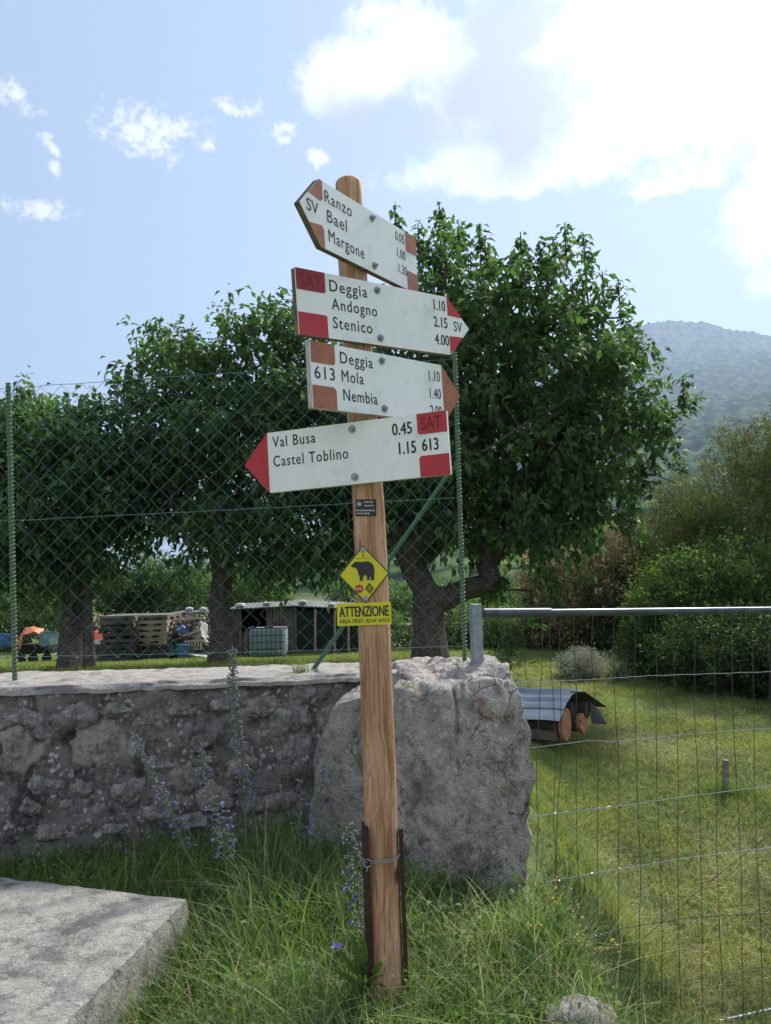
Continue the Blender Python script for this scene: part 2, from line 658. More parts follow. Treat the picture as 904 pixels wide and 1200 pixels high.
simple('wire_dark', (.050, .046, .045), (.10, .09, .085), 40, .6, metal=.3, bmp=0)
simple('wire_green', (.09, .19, .16), (.17, .27, .25), 30, .34, metal=.7, bmp=0)
simple('post_green', (.030, .105, .060), (.05, .12, .07), 40, .4, bmp=.1)
simple('post_rib', (.30, .29, .18), (.16, .19, .11), 60, .6, bmp=.1)  # paler than the rod: the post's lit side is put into this colour
simple('tree_bark', (.16, .13, .11), (.045, .036, .032), 22, .95, bmp=1.0, bd=.02, stretch=(1, 1, 1.9))
simple('old_wood', (.16, .135, .115), (.08, .068, .06), 12, .9, bmp=.6, bd=.01, stretch=(4, 4, .4))
simple('grey_wood', (.27, .24, .22), (.12, .105, .095), 6, .9, bmp=.4, bd=.01, stretch=(.5, 4, 4))
simple('pale_wood', (.50, .41, .34), (.30, .24, .20), 6, .9, bmp=.4, bd=.01, stretch=(.5, 4, 4))
simple('dark_pallet', (.12, .11, .11), (.055, .05, .05), 6, .9, bmp=.4, bd=.01)
simple('log_bark', (.06, .045, .038), (.025, .02, .018), 14, .95, bmp=1.0, bd=.02, stretch=(.3, 2, 2))
simple('log_cut', (.42, .19, .10), (.30, .13, .07), 20, .9, bmp=.3)
simple('roof_metal', (.33, .38, .43), (.24, .28, .33), 5, .35, metal=.55, bmp=.05)
simple('roof_metal_rust', (.07, .055, .05), (.03, .027, .027), 9, .6, metal=.3, bmp=.1)
simple('shade_net', (.018, .026, .026), (.012, .017, .018), 60, .9, bmp=.1)
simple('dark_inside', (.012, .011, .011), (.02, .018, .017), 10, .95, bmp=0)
simple('tank_plastic', (.36, .44, .52), (.26, .33, .41), 3, .35, bmp=.05)
simple('tarp_green', (.10, .19, .17), (.07, .13, .12), 6, .6, bmp=.3)
simple('tarp_orange', (.62, .20, .06), (.50, .13, .05), 6, .6, bmp=.3)
simple('tarp_pale', (.40, .42, .38), (.25, .27, .25), 5, .6, bmp=.3)
simple('tarp_blue', (.05, .14, .38), (.04, .10, .28), 6, .55, bmp=.3)
simple('blue_plastic', (.06, .20, .38), (.05, .15, .3), 4, .5, bmp=.05)
simple('red_crate', (.42, .055, .035), (.30, .04, .03), 5, .6, bmp=.05)
simple('roof_sheet', (.10, .10, .105), (.06, .06, .06), 4, .7, bmp=.2)
simple('white_stone', (.55, .54, .52), (.4, .39, .37), 8, .9, bmp=.5, bd=.01)
simple('flower_blue', (.21, .22, .56), (.30, .24, .52), 300, .6, bmp=0)
simple('flower_yellow', (.60, .46, .03), (.48, .38, .03), 200, .6, bmp=0)
simple('stem_green', (.10, .14, .05), (.16, .19, .09), 40, .7, bmp=0)
simple('bud_grey', (.17, .18, .20), (.12, .16, .10), 100, .8, bmp=0)

leafmat('leaf_cherry', (.042, .074, .036), (.072, .118, .056), .42, .6, (1.5, 1.95, .85), c3=(.11, .155, .07))
leafmat('leaf_cherry_dark', (.044, .078, .042), (.074, .122, .060), .42, .45, (1.5, 1.95, .9), c3=(.11, .155, .07))
leafmat('leaf_bright', (.065, .11, .035), (.11, .155, .058), .4, .6, (1.5, 1.8, .8))
leafmat('leaf_brown', (.20, .17, .10), (.32, .27, .18), .25, .8, (1.2, 1.2, 1.0), c3=(.07, .10, .04))
leafmat('leaf_needle', (.075, .12, .045), (.13, .165, .06), .25, .8, (1.4, 1.4, .8), c3=(.17, .14, .07))
leafmat('leaf_hedge', (.022, .042, .018), (.040, .068, .026), .22, .7, (1.8, 2.0, .9), c3=(.07, .10, .034))
leafmat('leaf_pale', (.24, .27, .22), (.34, .36, .31), .3, .8, (1.0, 1.0, 1.0))
leafmat('leaf_conifer', (.022, .045, .028), (.04, .065, .038), .2, .8)
leafmat('grass_tall', (.070, .140, .040), (.135, .205, .072), .35, .5, (1.6, 1.7, .8), c3=(.21, .24, .11))
leafmat('grass_lawn', (.14, .215, .060), (.21, .265, .095), .35, .6, (1.5, 1.5, .8), c3=(.30, .26, .12))
leafmat('grass_dry', (.34, .29, .17), (.46, .40, .25), .35, .7, (1.1, 1.1, 1.0))


def mat_ground():
    m, n, b, o = new_mat('lawn_ground')
    tc = n.new('ShaderNodeTexCoord')
    v = tc.outputs['Object']
    a = n.noise(v, 1.1, 6, .6)
    f = n.noise(v, 45, 6, .7)
    c = n.ramp(a.outputs[0], [(.35, (.13, .18, .06)), (.52, (.17, .21, .08)), (.68, (.24, .24, .12))])
    c = n.mix(n.sstep(f.outputs[0], .5, .7), c, (.07, .09, .03))
    far = n.noise(v, .015, 4, .6)
    pos = n.new('ShaderNodeVectorMath', operation='LENGTH')
    n.link(v, pos.inputs[0])
    c = n.mix(n.sstep(pos.outputs['Value'], 30, 80), c, n.ramp(far.outputs[0], [(.4, (.04, .065, .025)), (.6, (.07, .09, .035))]))
    n.link(c, b.inputs['Base Color'])
    b.inputs['Roughness'].default_value = .95
    b.inputs['Specular IOR Level'].default_value = .1
    bump(n, b, f.outputs[0], .8, .02)


mat_ground()


def mat_mountain():
    m, n, b, o = new_mat('mountain_forest')
    tc = n.new('ShaderNodeTexCoord')
    v = tc.outputs['Object']
    g = n.new('ShaderNodeNewGeometry')
    sep = n.new('ShaderNodeSeparateXYZ')
    n.link(g.outputs['Normal'], sep.inputs[0])
    pos = n.new('ShaderNodeSeparateXYZ')
    n.link(v, pos.inputs[0])
    a = n.noise(v, .006, 6, .6)
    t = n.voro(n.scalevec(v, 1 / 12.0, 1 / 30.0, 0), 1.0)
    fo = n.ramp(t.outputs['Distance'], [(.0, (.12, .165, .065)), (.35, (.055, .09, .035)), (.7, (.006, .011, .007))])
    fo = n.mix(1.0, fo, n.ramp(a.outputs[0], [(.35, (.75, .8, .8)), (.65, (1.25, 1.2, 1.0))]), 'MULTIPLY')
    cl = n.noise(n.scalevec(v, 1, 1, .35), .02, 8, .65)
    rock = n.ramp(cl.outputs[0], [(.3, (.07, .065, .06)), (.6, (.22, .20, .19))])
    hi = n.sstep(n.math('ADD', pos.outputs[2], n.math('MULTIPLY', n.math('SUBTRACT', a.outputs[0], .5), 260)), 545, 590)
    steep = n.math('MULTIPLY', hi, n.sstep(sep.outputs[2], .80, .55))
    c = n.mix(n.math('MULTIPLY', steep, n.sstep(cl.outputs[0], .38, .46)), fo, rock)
    n.link(c, b.inputs['Base Color'])
    b.inputs['Roughness'].default_value = 1
    b.inputs['Specular IOR Level'].default_value = 0
    h = n.math('SUBTRACT', 1.0, t.outputs['Distance'])
    bump(n, b, h, .5, 6.0)


mat_mountain()

# ------------------------------------------------------------------ ground sheet
def build_ground():
    s = np.linspace(-1, 1, 301)
    xs = np.sinh(s * 8.6) / math.sinh(8.6) * 4500
    t = np.linspace(-1, 1, 341)
    ys = 3.2 + np.sinh(t * 8.2) / math.sinh(8.2) * 4500
    X, Y = np.meshgrid(xs, ys)
    Z = ground_h(X, Y)
    V = np.stack([X, Y, Z], -1).reshape(-1, 3)
    nx = len(xs)
    i = np.arange(len(ys) - 1)[:, None] * nx + np.arange(nx - 1)[None]
    Fc = np.stack([i, i + 1, i + nx + 1, i + nx], -1).reshape(-1, 4)
    me = np_mesh('ground', V, Fc)
    o = link_mesh('ground', me, MATS['lawn_ground'], smooth=True)
    tag(o, kind='structure')


build_ground()


def build_mountain():
    # ridge profile read from the photograph (pixels), carried to its own distance
    rid = [(-900, 640), (-300, 668), (120, 690), (300, 708), (345, 690), (385, 655), (450, 590), (540, 500), (640, 440), (700, 409), (742, 399), (785, 396),
           (830, 401), (870, 407), (904, 417), (960, 437), (1060, 470), (1250, 540), (1500, 600), (2200, 660)]
    Yr = 2300.0
    pts = np.array([atY(px, py, Yr) for px, py in rid])
    xs = np.concatenate([np.linspace(-2600, -520, 40)[:-1], np.linspace(-520, 1320, 330), np.linspace(1320, 3900, 40)[1:]])
    top = np.interp(xs, pts[:, 0], pts[:, 2])
    V = []
    us = np.concatenate([np.linspace(0, 1, 330), 1 + np.linspace(0, 1, 12)[1:]])
    nv = len(us)
    for u in us:
        for i, x in enumerate(xs):
            hgt = top[i]
            if u <= 1:
                y = 130 + (Yr - 130) * u
                z0 = -2.5
                if u < .86:
                    prof = .80 * (u / .86) ** 1.10
                elif u < .92:
                    prof = .80 + .165 * ((u - .86) / .06)
                else:
                    prof = .965 + .035 * ((u - .92) / .08)
                z = z0 + (hgt - z0) * prof
            else:
                y = Yr + 1200 * (u - 1)
                z = hgt * (2 - u) - 12 * (u - 1)
            amp = min(1, max(0, (y - 130) / 700)) * (1.0 if abs(y - Yr) > 60 else .25)
            g = fbm((x * .0016, y * .0012, 0), 6)
            g2 = fbm((x * .006, y * .004, 7), 5)
            edge = 1 if y < Yr - 80 else .3
            z += amp * edge * (g * 42 + g2 * 13) * min(1, hgt / 300 + .15)
            # tree crowns
            cl = noise.voronoi(Vector((x / 12.0, y / 30.0, 0)))[0][0]
            z += (11.0 if y < Yr - 150 else 3.0) * (.5 - cl) * min(1, max(0, (y - 130) / 250))
            V.append((x, y, z))
    nx = len(xs)
    i = np.arange(nv - 1)[:, None] * nx + np.arange(nx - 1)[None]
    Fc = np.stack([i, i + 1, i + nx + 1, i + nx], -1).reshape(-1, 4)
    me = np_mesh('mountain', np.array(V), Fc)
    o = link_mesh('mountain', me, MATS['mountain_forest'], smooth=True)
    tag(o, kind='structure')


build_mountain()

# ------------------------------------------------------------------ haze
def build_haze():
    m = bpy.data.materials.new('haze')
    m.use_nodes = True
    n = N(m.node_tree)
    out = n.new('ShaderNodeOutputMaterial')
    pv = n.new('ShaderNodeVolumePrincipled')
    pv.inputs['Color'].default_value = (.54, .72, 1.0, 1)
    pv.inputs['Density'].default_value = .00025
    pv.inputs['Anisotropy'].default_value = .35
    n.link(pv.outputs[0], out.inputs['Volume'])
    mb = MB().box((650, 1400, 440), (7200, 6200, 920))
    o = mb.build('haze', m)
    tag(o, kind='stuff')
    return o


USE_HAZE = True
if USE_HAZE:
    build_haze()

# ------------------------------------------------------------------ stone wall, boulders, slab
def displaced_box(name, x0, x1, y0f, yb, z0, z1, m, parent, res, amp, rough=True):
    """box whose six faces are gridded and pushed around; y0f(x) is the front face"""
    bm = bmesh.new()
    nx = int((x1 - x0) / res)
    ny = max(2, int((yb - y0f(x0)) / res))
    nz = max(2, int((z1 - z0) / res))
    vid = {}

    def vert(i, j, k):
        key = (i, j, k)
        if key not in vid:
            x = x0 + (x1 - x0) * i / nx
            f = y0f(x)
            y = f + (yb - f) * j / ny
            z = z0 + (z1 - z0) * k / nz
            vid[key] = bm.verts.new((x, y, z))
        return vid[key]
    for i in range(nx):
        for k in range(nz):
            bm.faces.new((vert(i, 0, k), vert(i + 1, 0, k), vert(i + 1, 0, k + 1), vert(i, 0, k + 1)))
    for i in range(nx):
        for j in range(ny):
            bm.faces.new((vert(i, j, nz), vert(i + 1, j, nz), vert(i + 1, j + 1, nz), vert(i, j + 1, nz)))
    for j in range(ny):
        for k in range(nz):
            bm.faces.new((vert(nx, j, k), vert(nx, j + 1, k), vert(nx, j + 1, k + 1), vert(nx, j, k + 1)))
            bm.faces.new((vert(0, j + 1, k), vert(0, j, k), vert(0, j, k + 1), vert(0, j + 1, k + 1)))
    for i in range(nx):
        for k in range(nz):
            bm.faces.new((vert(i + 1, ny, k), vert(i, ny, k), vert(i, ny, k + 1), vert(i + 1, ny, k + 1)))
    for v in bm.verts:
        amp(v)
    me = bpy.data.meshes.new(name)
    bm.to_mesh(me)
    bm.free()
    return link_mesh(name, me, m, parent, smooth=True)


def rock_mesh(name, r, seed, sub=3, amp=.25, flat=None, freq=1.6):
    bm = bmesh.new()
    bmesh.ops.create_icosphere(bm, subdivisions=sub, radius=1)
    rr = random.Random(seed)
    off = Vector((rr.uniform(-50, 50), rr.uniform(-50, 50), rr.uniform(-50, 50)))
    # a few cutting planes give facets
    planes = []
    for _ in range(7):
        d = Vector((rr.gauss(0, 1), rr.gauss(0, 1), rr.gauss(0, 1))).normalized()
        planes.append((d, rr.uniform(.72, .92)))
    for v in bm.verts:
        p = v.co.copy()
        for d, h in planes:
            t = p.dot(d)
            if t > h:
                p -= d * (t - h) * .85
        p *= 1 + amp * fbm(p * freq + off, 4) + amp * .3 * fbm(p * freq * 4 + off, 3)
        v.co = Vector((p.x * r[0], p.y * r[1], p.z * r[2]))
    me = bpy.data.meshes.new(name)
    bm.to_mesh(me)
    bm.free()
    me.shade_smooth()
    return me


WZ = 1.58


def wall_front(x):
    return 2.97 + (x + 1.5) * .09


def build_wall():
    root = empty('stone_wall', (-1.2, 3.2, .9), label='low rubble stone wall with pale cement top carrying the wire fence', cat='wall')
    R0 = Vector((-1.2, 3.2, .9))

    def amp(v):
        p = v.co
        f = wall_front(p.x)
        w = 1.0 if p.y < f + .02 else .25
        d = .030 * fbm((p.x * 3.1, p.y * 3.1, p.z * 4.2), 5) + .012 * fbm((p.x * 17, p.y * 17, p.z * 19), 4)
        if p.z < WZ - .09:
            d += .030 * fbm((p.x * 6.5 + 9, 3, p.z * 8.5), 5) - .012 * noise.ridged_multi_fractal(Vector((p.x * 6, 2, p.z * 8)), 1, 2.1, 4, 1, 2) + .014
        zz = .010 * fbm((p.x * 4, p.y * 4, 5), 4)
        v.co = Vector((p.x, p.y + d * w * (1 if p.y < 3.3 else -.3), p.z + (zz if p.z > WZ - .05 else 0))) - R0
    displaced_box('wall_body', -2.9, .16, wall_front, 3.50, .7, WZ - .028, MATS['wall_mortar'], root, .022, amp)

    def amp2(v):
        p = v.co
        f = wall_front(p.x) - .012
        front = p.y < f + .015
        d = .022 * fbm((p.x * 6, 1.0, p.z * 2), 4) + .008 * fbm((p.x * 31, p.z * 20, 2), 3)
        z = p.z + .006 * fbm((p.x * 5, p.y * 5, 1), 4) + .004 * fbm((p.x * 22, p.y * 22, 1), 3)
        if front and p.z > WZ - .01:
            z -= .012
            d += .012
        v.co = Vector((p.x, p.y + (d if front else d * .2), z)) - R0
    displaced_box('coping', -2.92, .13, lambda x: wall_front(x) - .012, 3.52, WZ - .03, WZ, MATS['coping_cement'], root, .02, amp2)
    # stones that show in the face (pixel centre, pixel radii, kind)
    S = [(28, 842, 26, 11, 0), (54, 851, 18, 22, 0), (90, 837, 20, 15, 0), (131, 872, 44, 27, 1), (18, 880, 34, 30, 1), (187, 892, 25, 13, 0),
         (215, 911, 20, 17, 1), (355, 812, 17, 15, 0), (342, 841, 24, 19, 0), (344, 879, 26, 26, 0), (330, 930, 27, 20, 2), (123, 893, 9, 9, 2),
         (80, 944, 11, 10, 2), (118, 948, 11, 11, 2), (8, 958, 15, 12, 2), (250, 935, 22, 15, 1), (150, 925, 22, 16, 0), (55, 915, 24, 15, 0),
         (285, 900, 21, 18, 1), (268, 862, 22, 16, 0), (305, 828, 24, 12, 1), (232, 868, 19, 14, 0), (175, 845, 21, 12, 1), (300, 945, 16, 12, 0),
         (100, 922, 15, 12, 0), (185, 950, 20, 13, 1), (225, 962, 20, 12, 0), (35, 945, 14, 12, 0), (350, 965, 20, 16, 0), (388, 905, 14, 22, 0), (386, 850, 13, 22, 1),
         (262, 826, 17, 9, 0), (212, 832, 16, 10, 1), (140, 830, 18, 9, 0), (-40, 850, 30, 20, 0), (-60, 920, 30, 20, 1), (136, 968, 18, 10, 0), (60, 975, 18, 10, 1)]
    mats = ['wall_stone', 'wall_stone_brown', 'wall_stone_pale']
    for i, (px, py, rx, ry, kd) in enumerate(S):
        p = atY(px, py, wall_front((px - 452) / F * 3.0) + .024)
        me = rock_mesh('stone', (rx / F * 3.02 * 1.1, .045, ry / F * 3.02 * 1.1), 100 + i, 4, .26, freq=1.9)
        o = link_mesh('stone', me, MATS[mats[kd]], root)
        o.location = Vector(p) - R0
    return root


build_wall()


def build_boulders():
    # big squared block at the wall end, outline from the photograph
    o1 = Vector((.27, 3.06, .5))
    prof = [  # z level: left x, right x, front y
        (.35, -.02, .452, 2.74), (.55, -.02, .455, 2.74), (.75, -.015, .465, 2.75), (.95, -.01, .480, 2.76), (1.1, -.005, .495, 2.77),
        (1.25, .0, .505, 2.78), (1.38, .0, .500, 2.79), (1.47, .01, .494, 2.80), (1.54, .015, .490, 2.81), (1.59, .04, .475, 2.86)]
    zs = [p[0] for p in prof]
    n1, n2, n3 = 44, 84, 44
    bm = bmesh.new()
    bmesh.ops.create_cube(bm, size=2)
    bmesh.ops.subdivide_edges(bm, edges=bm.edges[:], cuts=84, use_grid_fill=True)
    for v in bm.verts:
        q = v.co.copy()
        a, b_, c = q.x, q.y, q.z
        # round the cube a little
        k = .93
        l = max(abs(a), abs(b_), abs(c))
        sph = q.normalized() * l
        q = q * .93 + sph * .085
        a, b_, c = q.x, q.y, q.z
        z = .40 + (c + 1) / 2 * (1.595 - .40)
        xl = np.interp(z, zs, [p[1] for p in prof])
        xr = np.interp(z, zs, [p[2] for p in prof])
        yf = np.interp(z, zs, [p[3] for p in prof])
        x = xl + (a + 1) / 2 * (xr - xl)
        y = yf + (b_ + 1) / 2 * (3.55 - yf)
        p = Vector((x, y, z))
        nrm = Vector((a, b_, c)).normalized()
        big = fbm(p * 2.6 + Vector((3, 7, 1)), 3) * .022
        wp = p + Vector((fbm(p * 5, 2), fbm(p * 5 + Vector((9, 9, 9)), 2), fbm(p * 5 + Vector((3, 9, 4)), 2))) * .05
        vd = noise.voronoi(Vector((wp.x * 5.0, wp.y * 5.0, wp.z * 4.2)))[0]
        side_ = 1.0 if (a > .7 or c > .7) else .35
        step = (min(vd[1] - vd[0], .5) - .25) * .085 * side_
        vd2 = noise.voronoi(wp * 15)[0]
        rg = (min(vd2[1] - vd2[0], .5) - .25) * .012
        fine = fbm(p * 28, 5) * .007
        # vertical crack right of centre and a break near the top
        crack = -.022 * math.exp(-((x - .225 - .015 * math.sin(z * 14)) / .006) ** 2) * (1 if 1.36 < z < 1.56 else .0)
        ledge = -.045 * max(0, 1 - abs(x - .42) / .04) * max(0, 1 - abs(z - 1.42) / .09) * (1 if y < 3.0 else 0)
        v.co = p + nrm * (big + step + rg + fine + crack - .004) + Vector((0, -ledge, 0)) - o1
    me = bpy.data.meshes.new('boulder')
    bm.to_mesh(me)
    bm.free()
    ob = link_mesh('boulder', me, MATS['boulder_rock'], smooth=True)
    ob.location = o1
    tag(ob, 'big squared limestone block with faded red paint ending the wall', 'boulder')
    # smaller rounded one left of the sign post
    c = (atY(412, 900, 2.92))
    o2 = Vector((c[0], 3.0, 1.2))
    bm = bmesh.new()
    bmesh.ops.create_cube(bm, size=2)
    bmesh.ops.subdivide_edges(bm, edges=bm.edges[:], cuts=34, use_grid_fill=True)
    for v in bm.verts:
        q = v.co.copy()
        l = max(abs(q.x), abs(q.y), abs(q.z))
        q = q * .72 + q.normalized() * l * .33
        z = .78 + (q.z + 1) / 2 * (1.545 - .78)
        w = np.interp(z, [.8, 1.1, 1.35, 1.47, 1.54], [1.0, 1.0, .86, .66, .5])
        cx = c[0] + np.interp(z, [.8, 1.5], [-.015, .03])
        x = cx + q.x * .165 * w + .035 * (1 - w)
        y = 3.0 + q.y * .17
        p = Vector((x, y, z))
        nrm = q.normalized()
        v.co = p + nrm * (fbm(p * 4, 4) * .024 + fbm(p * 26, 4) * .005 + noise.ridged_multi_fractal(p * 6, 1, 2, 3, 1, 2) * -.008) - o2
    me = bpy.data.meshes.new('boulder')
    bm.to_mesh(me)
    bm.free()
    ob = link_mesh('boulder', me, MATS['boulder_rock_plain'], smooth=True)
    ob.location = o2
    tag(ob, 'smaller rounded grey boulder leaning on the wall left of the sign post', 'boulder')
    # loose rock at the bottom edge
    p = G(680, 1215)
    me = rock_mesh('rock', (.10, .09, .075), 5, 4, .2)
    ob = link_mesh('rock', me, MATS['boulder_rock_plain'])
    ob.location = Vector((p[0], p[1], p[2] + .0))
    tag(ob, 'small grey rock lying in the weeds at the foot of the bank', 'rock')
    global ROCK_P
    ROCK_P = p


build_boulders()


def build_slab():
    zt = 1.0
    A = atZ(220, 1053, zt)
    B = atZ(0, 1027, zt)
    Cc = atZ(75, 1200, zt)
    eb = (B - A)
    ec = (Cc - A)
    B2 = A + eb * 2.4
    C2 = A + ec * 1.75
    D2 = B2 + (C2 - A)
    ctr = (A + D2) / 2
    ctr[2] = zt - .16
    bm = bmesh.new()
    nu, nv, nw = 60, 50, 8
    vid = {}

    def vert(i, j, k):
        key = (i, j, k)
        if key not in vid:
            p = A + (B2 - A) * i / nu + (C2 - A) * j / nv
            p = np.array([p[0], p[1], zt - .17 + .17 * k / nw])
            q = Vector(p)
            d = fbm(q * 7, 4) * .004 + fbm(q * 33, 3) * .003
            side = (i in (0, nu)) or (j in (0, nv))
            if side:
                out = Vector(((p - (A + D2) / 2)[0], (p - (A + D2) / 2)[1], 0)).normalized()
                q += out * (fbm(q * 9 + Vector((4, 4, 4)), 4) * .008)
                if k == nw:
                    q += -out * .002 + Vector((0, 0, -.001 - abs(fbm(q * 25, 3)) * .006))
            q.z += d * .5
            vid[key] = bm.verts.new(q - Vector(ctr))
        return vid[key]
    for i in range(nu):
        for j in range(nv):
            bm.faces.new((vert(i, j, nw), vert(i, j + 1, nw), vert(i + 1, j + 1, nw), vert(i + 1, j, nw)))
    for i in range(nu):
        for k in range(nw):
            bm.faces.new((vert(i, 0, k), vert(i, 0, k + 1), vert(i + 1, 0, k + 1), vert(i + 1, 0, k)))
            bm.faces.new((vert(i, nv, k), vert(i + 1, nv, k), vert(i + 1, nv, k + 1), vert(i, nv, k + 1)))
    for j in range(nv):
        for k in range(nw):
            bm.faces.new((vert(0, j, k), vert(0, j + 1, k), vert(0, j + 1, k + 1), vert(0, j, k + 1)))
            bm.faces.new((vert(nu, j, k), vert(nu, j, k + 1), vert(nu, j + 1, k + 1), vert(nu, j + 1, k)))
    bmesh.ops.recalc_face_normals(bm, faces=bm.faces[:])
    me = bpy.data.meshes.new('concrete_slab')
    bm.to_mesh(me)
    bm.free()
    me.shade_smooth()
    me.set_sharp_from_angle(angle=math.radians(40))
    ob = link_mesh('concrete_slab', me, MATS['slab_concrete'])
    ob.location = Vector(ctr)
    tag(ob, 'pale weathered concrete slab lying in the grass at lower left', 'slab')
    return A, B2, C2, D2


SLAB = build_slab()


def in_slab(X, Y, margin=.02):
    A, B2, C2, _ = SLAB
    M = np.array([[B2[0] - A[0], C2[0] - A[0]], [B2[1] - A[1], C2[1] - A[1]]])
    Mi = np.linalg.inv(M)
    dx, dy = X - A[0], Y - A[1]
    u = Mi[0, 0] * dx + Mi[0, 1] * dy
    v = Mi[1, 0] * dx + Mi[1, 1] * dy
    return (u > -margin) & (v > -margin) & (v < 1) & (u < 1)


# ------------------------------------------------------------------ text
_cap = {}


def text_mesh(s, height, width=None, bold=0.0, shear=0.0, spacing=1.0):
    cu = bpy.data.curves.new('lettering', 'FONT')
    cu.body = s
    cu.size = 1
    cu.shear = shear
    cu.space_character = spacing
    cu.resolution_u = 3
    o = bpy.data.objects.new('t', cu)
    COL.objects.link(o)
    dg = bpy.context.evaluated_depsgraph_get()
    me0 = bpy.data.meshes.new_from_object(o.evaluated_get(dg))
    bpy.data.objects.remove(o)
    bpy.data.curves.remove(cu)
    co = np.array([v.co[:] for v in me0.vertices])
    fs = [tuple(p.vertices) for p in me0.polygons]
    bpy.data.meshes.remove(me0)
    x0, x1 = co[:, 0].min(), co[:, 0].max()
    k = height / .70
    sx = k if width is None else width / (x1 - x0)
    out = np.stack([(co[:, 0] - x0) * sx, np.zeros(len(co)), co[:, 1] * k], -1)
    # heavier strokes: the letters struck three times a hair apart
    mb = MB()
    b = bold * height * 1.5
    for i, (dx, dz) in enumerate(((-b, 0), (b, 0), (0, b * .7), (0, -b * .7)) if bold else ((0, 0),)):
        mb.add(out + np.array([dx, -.00006 * i, dz]), fs)
    return mb.mesh('lettering')


def put_text(s, x, y, z, h, parent, m='ink', width=None, bold=0.0, shear=0.0, spacing=1.0, rot=0.0):
    me = text_mesh(s, h, width, bold, shear, spacing)
    o = link_mesh('lettering', me, MATS[m], parent)
    o.location = (x, y, z)
    if rot:
        o.rotation_euler = (0, rot, 0)
    return o


# ------------------------------------------------------------------ sign post
POST_Y = 2.0
POST_R = .041
POST_PX = [(1165, 454, 19.5), (1100, 451.5, 19.5), (1000, 448, 19.3), (900, 445, 19.2), (800, 441.5, 19), (700, 437.5, 19), (600, 433, 19), (500, 426, 18.2),
           (400, 419, 17.6), (300, 412.5, 17), (222, 409, 16.2)]


def post_center(py):
    ys = [p[0] for p in POST_PX][::-1]
    xs = [p[1] for p in POST_PX][::-1]
    return atY(float(np.interp(py, ys, xs)), py, POST_Y)


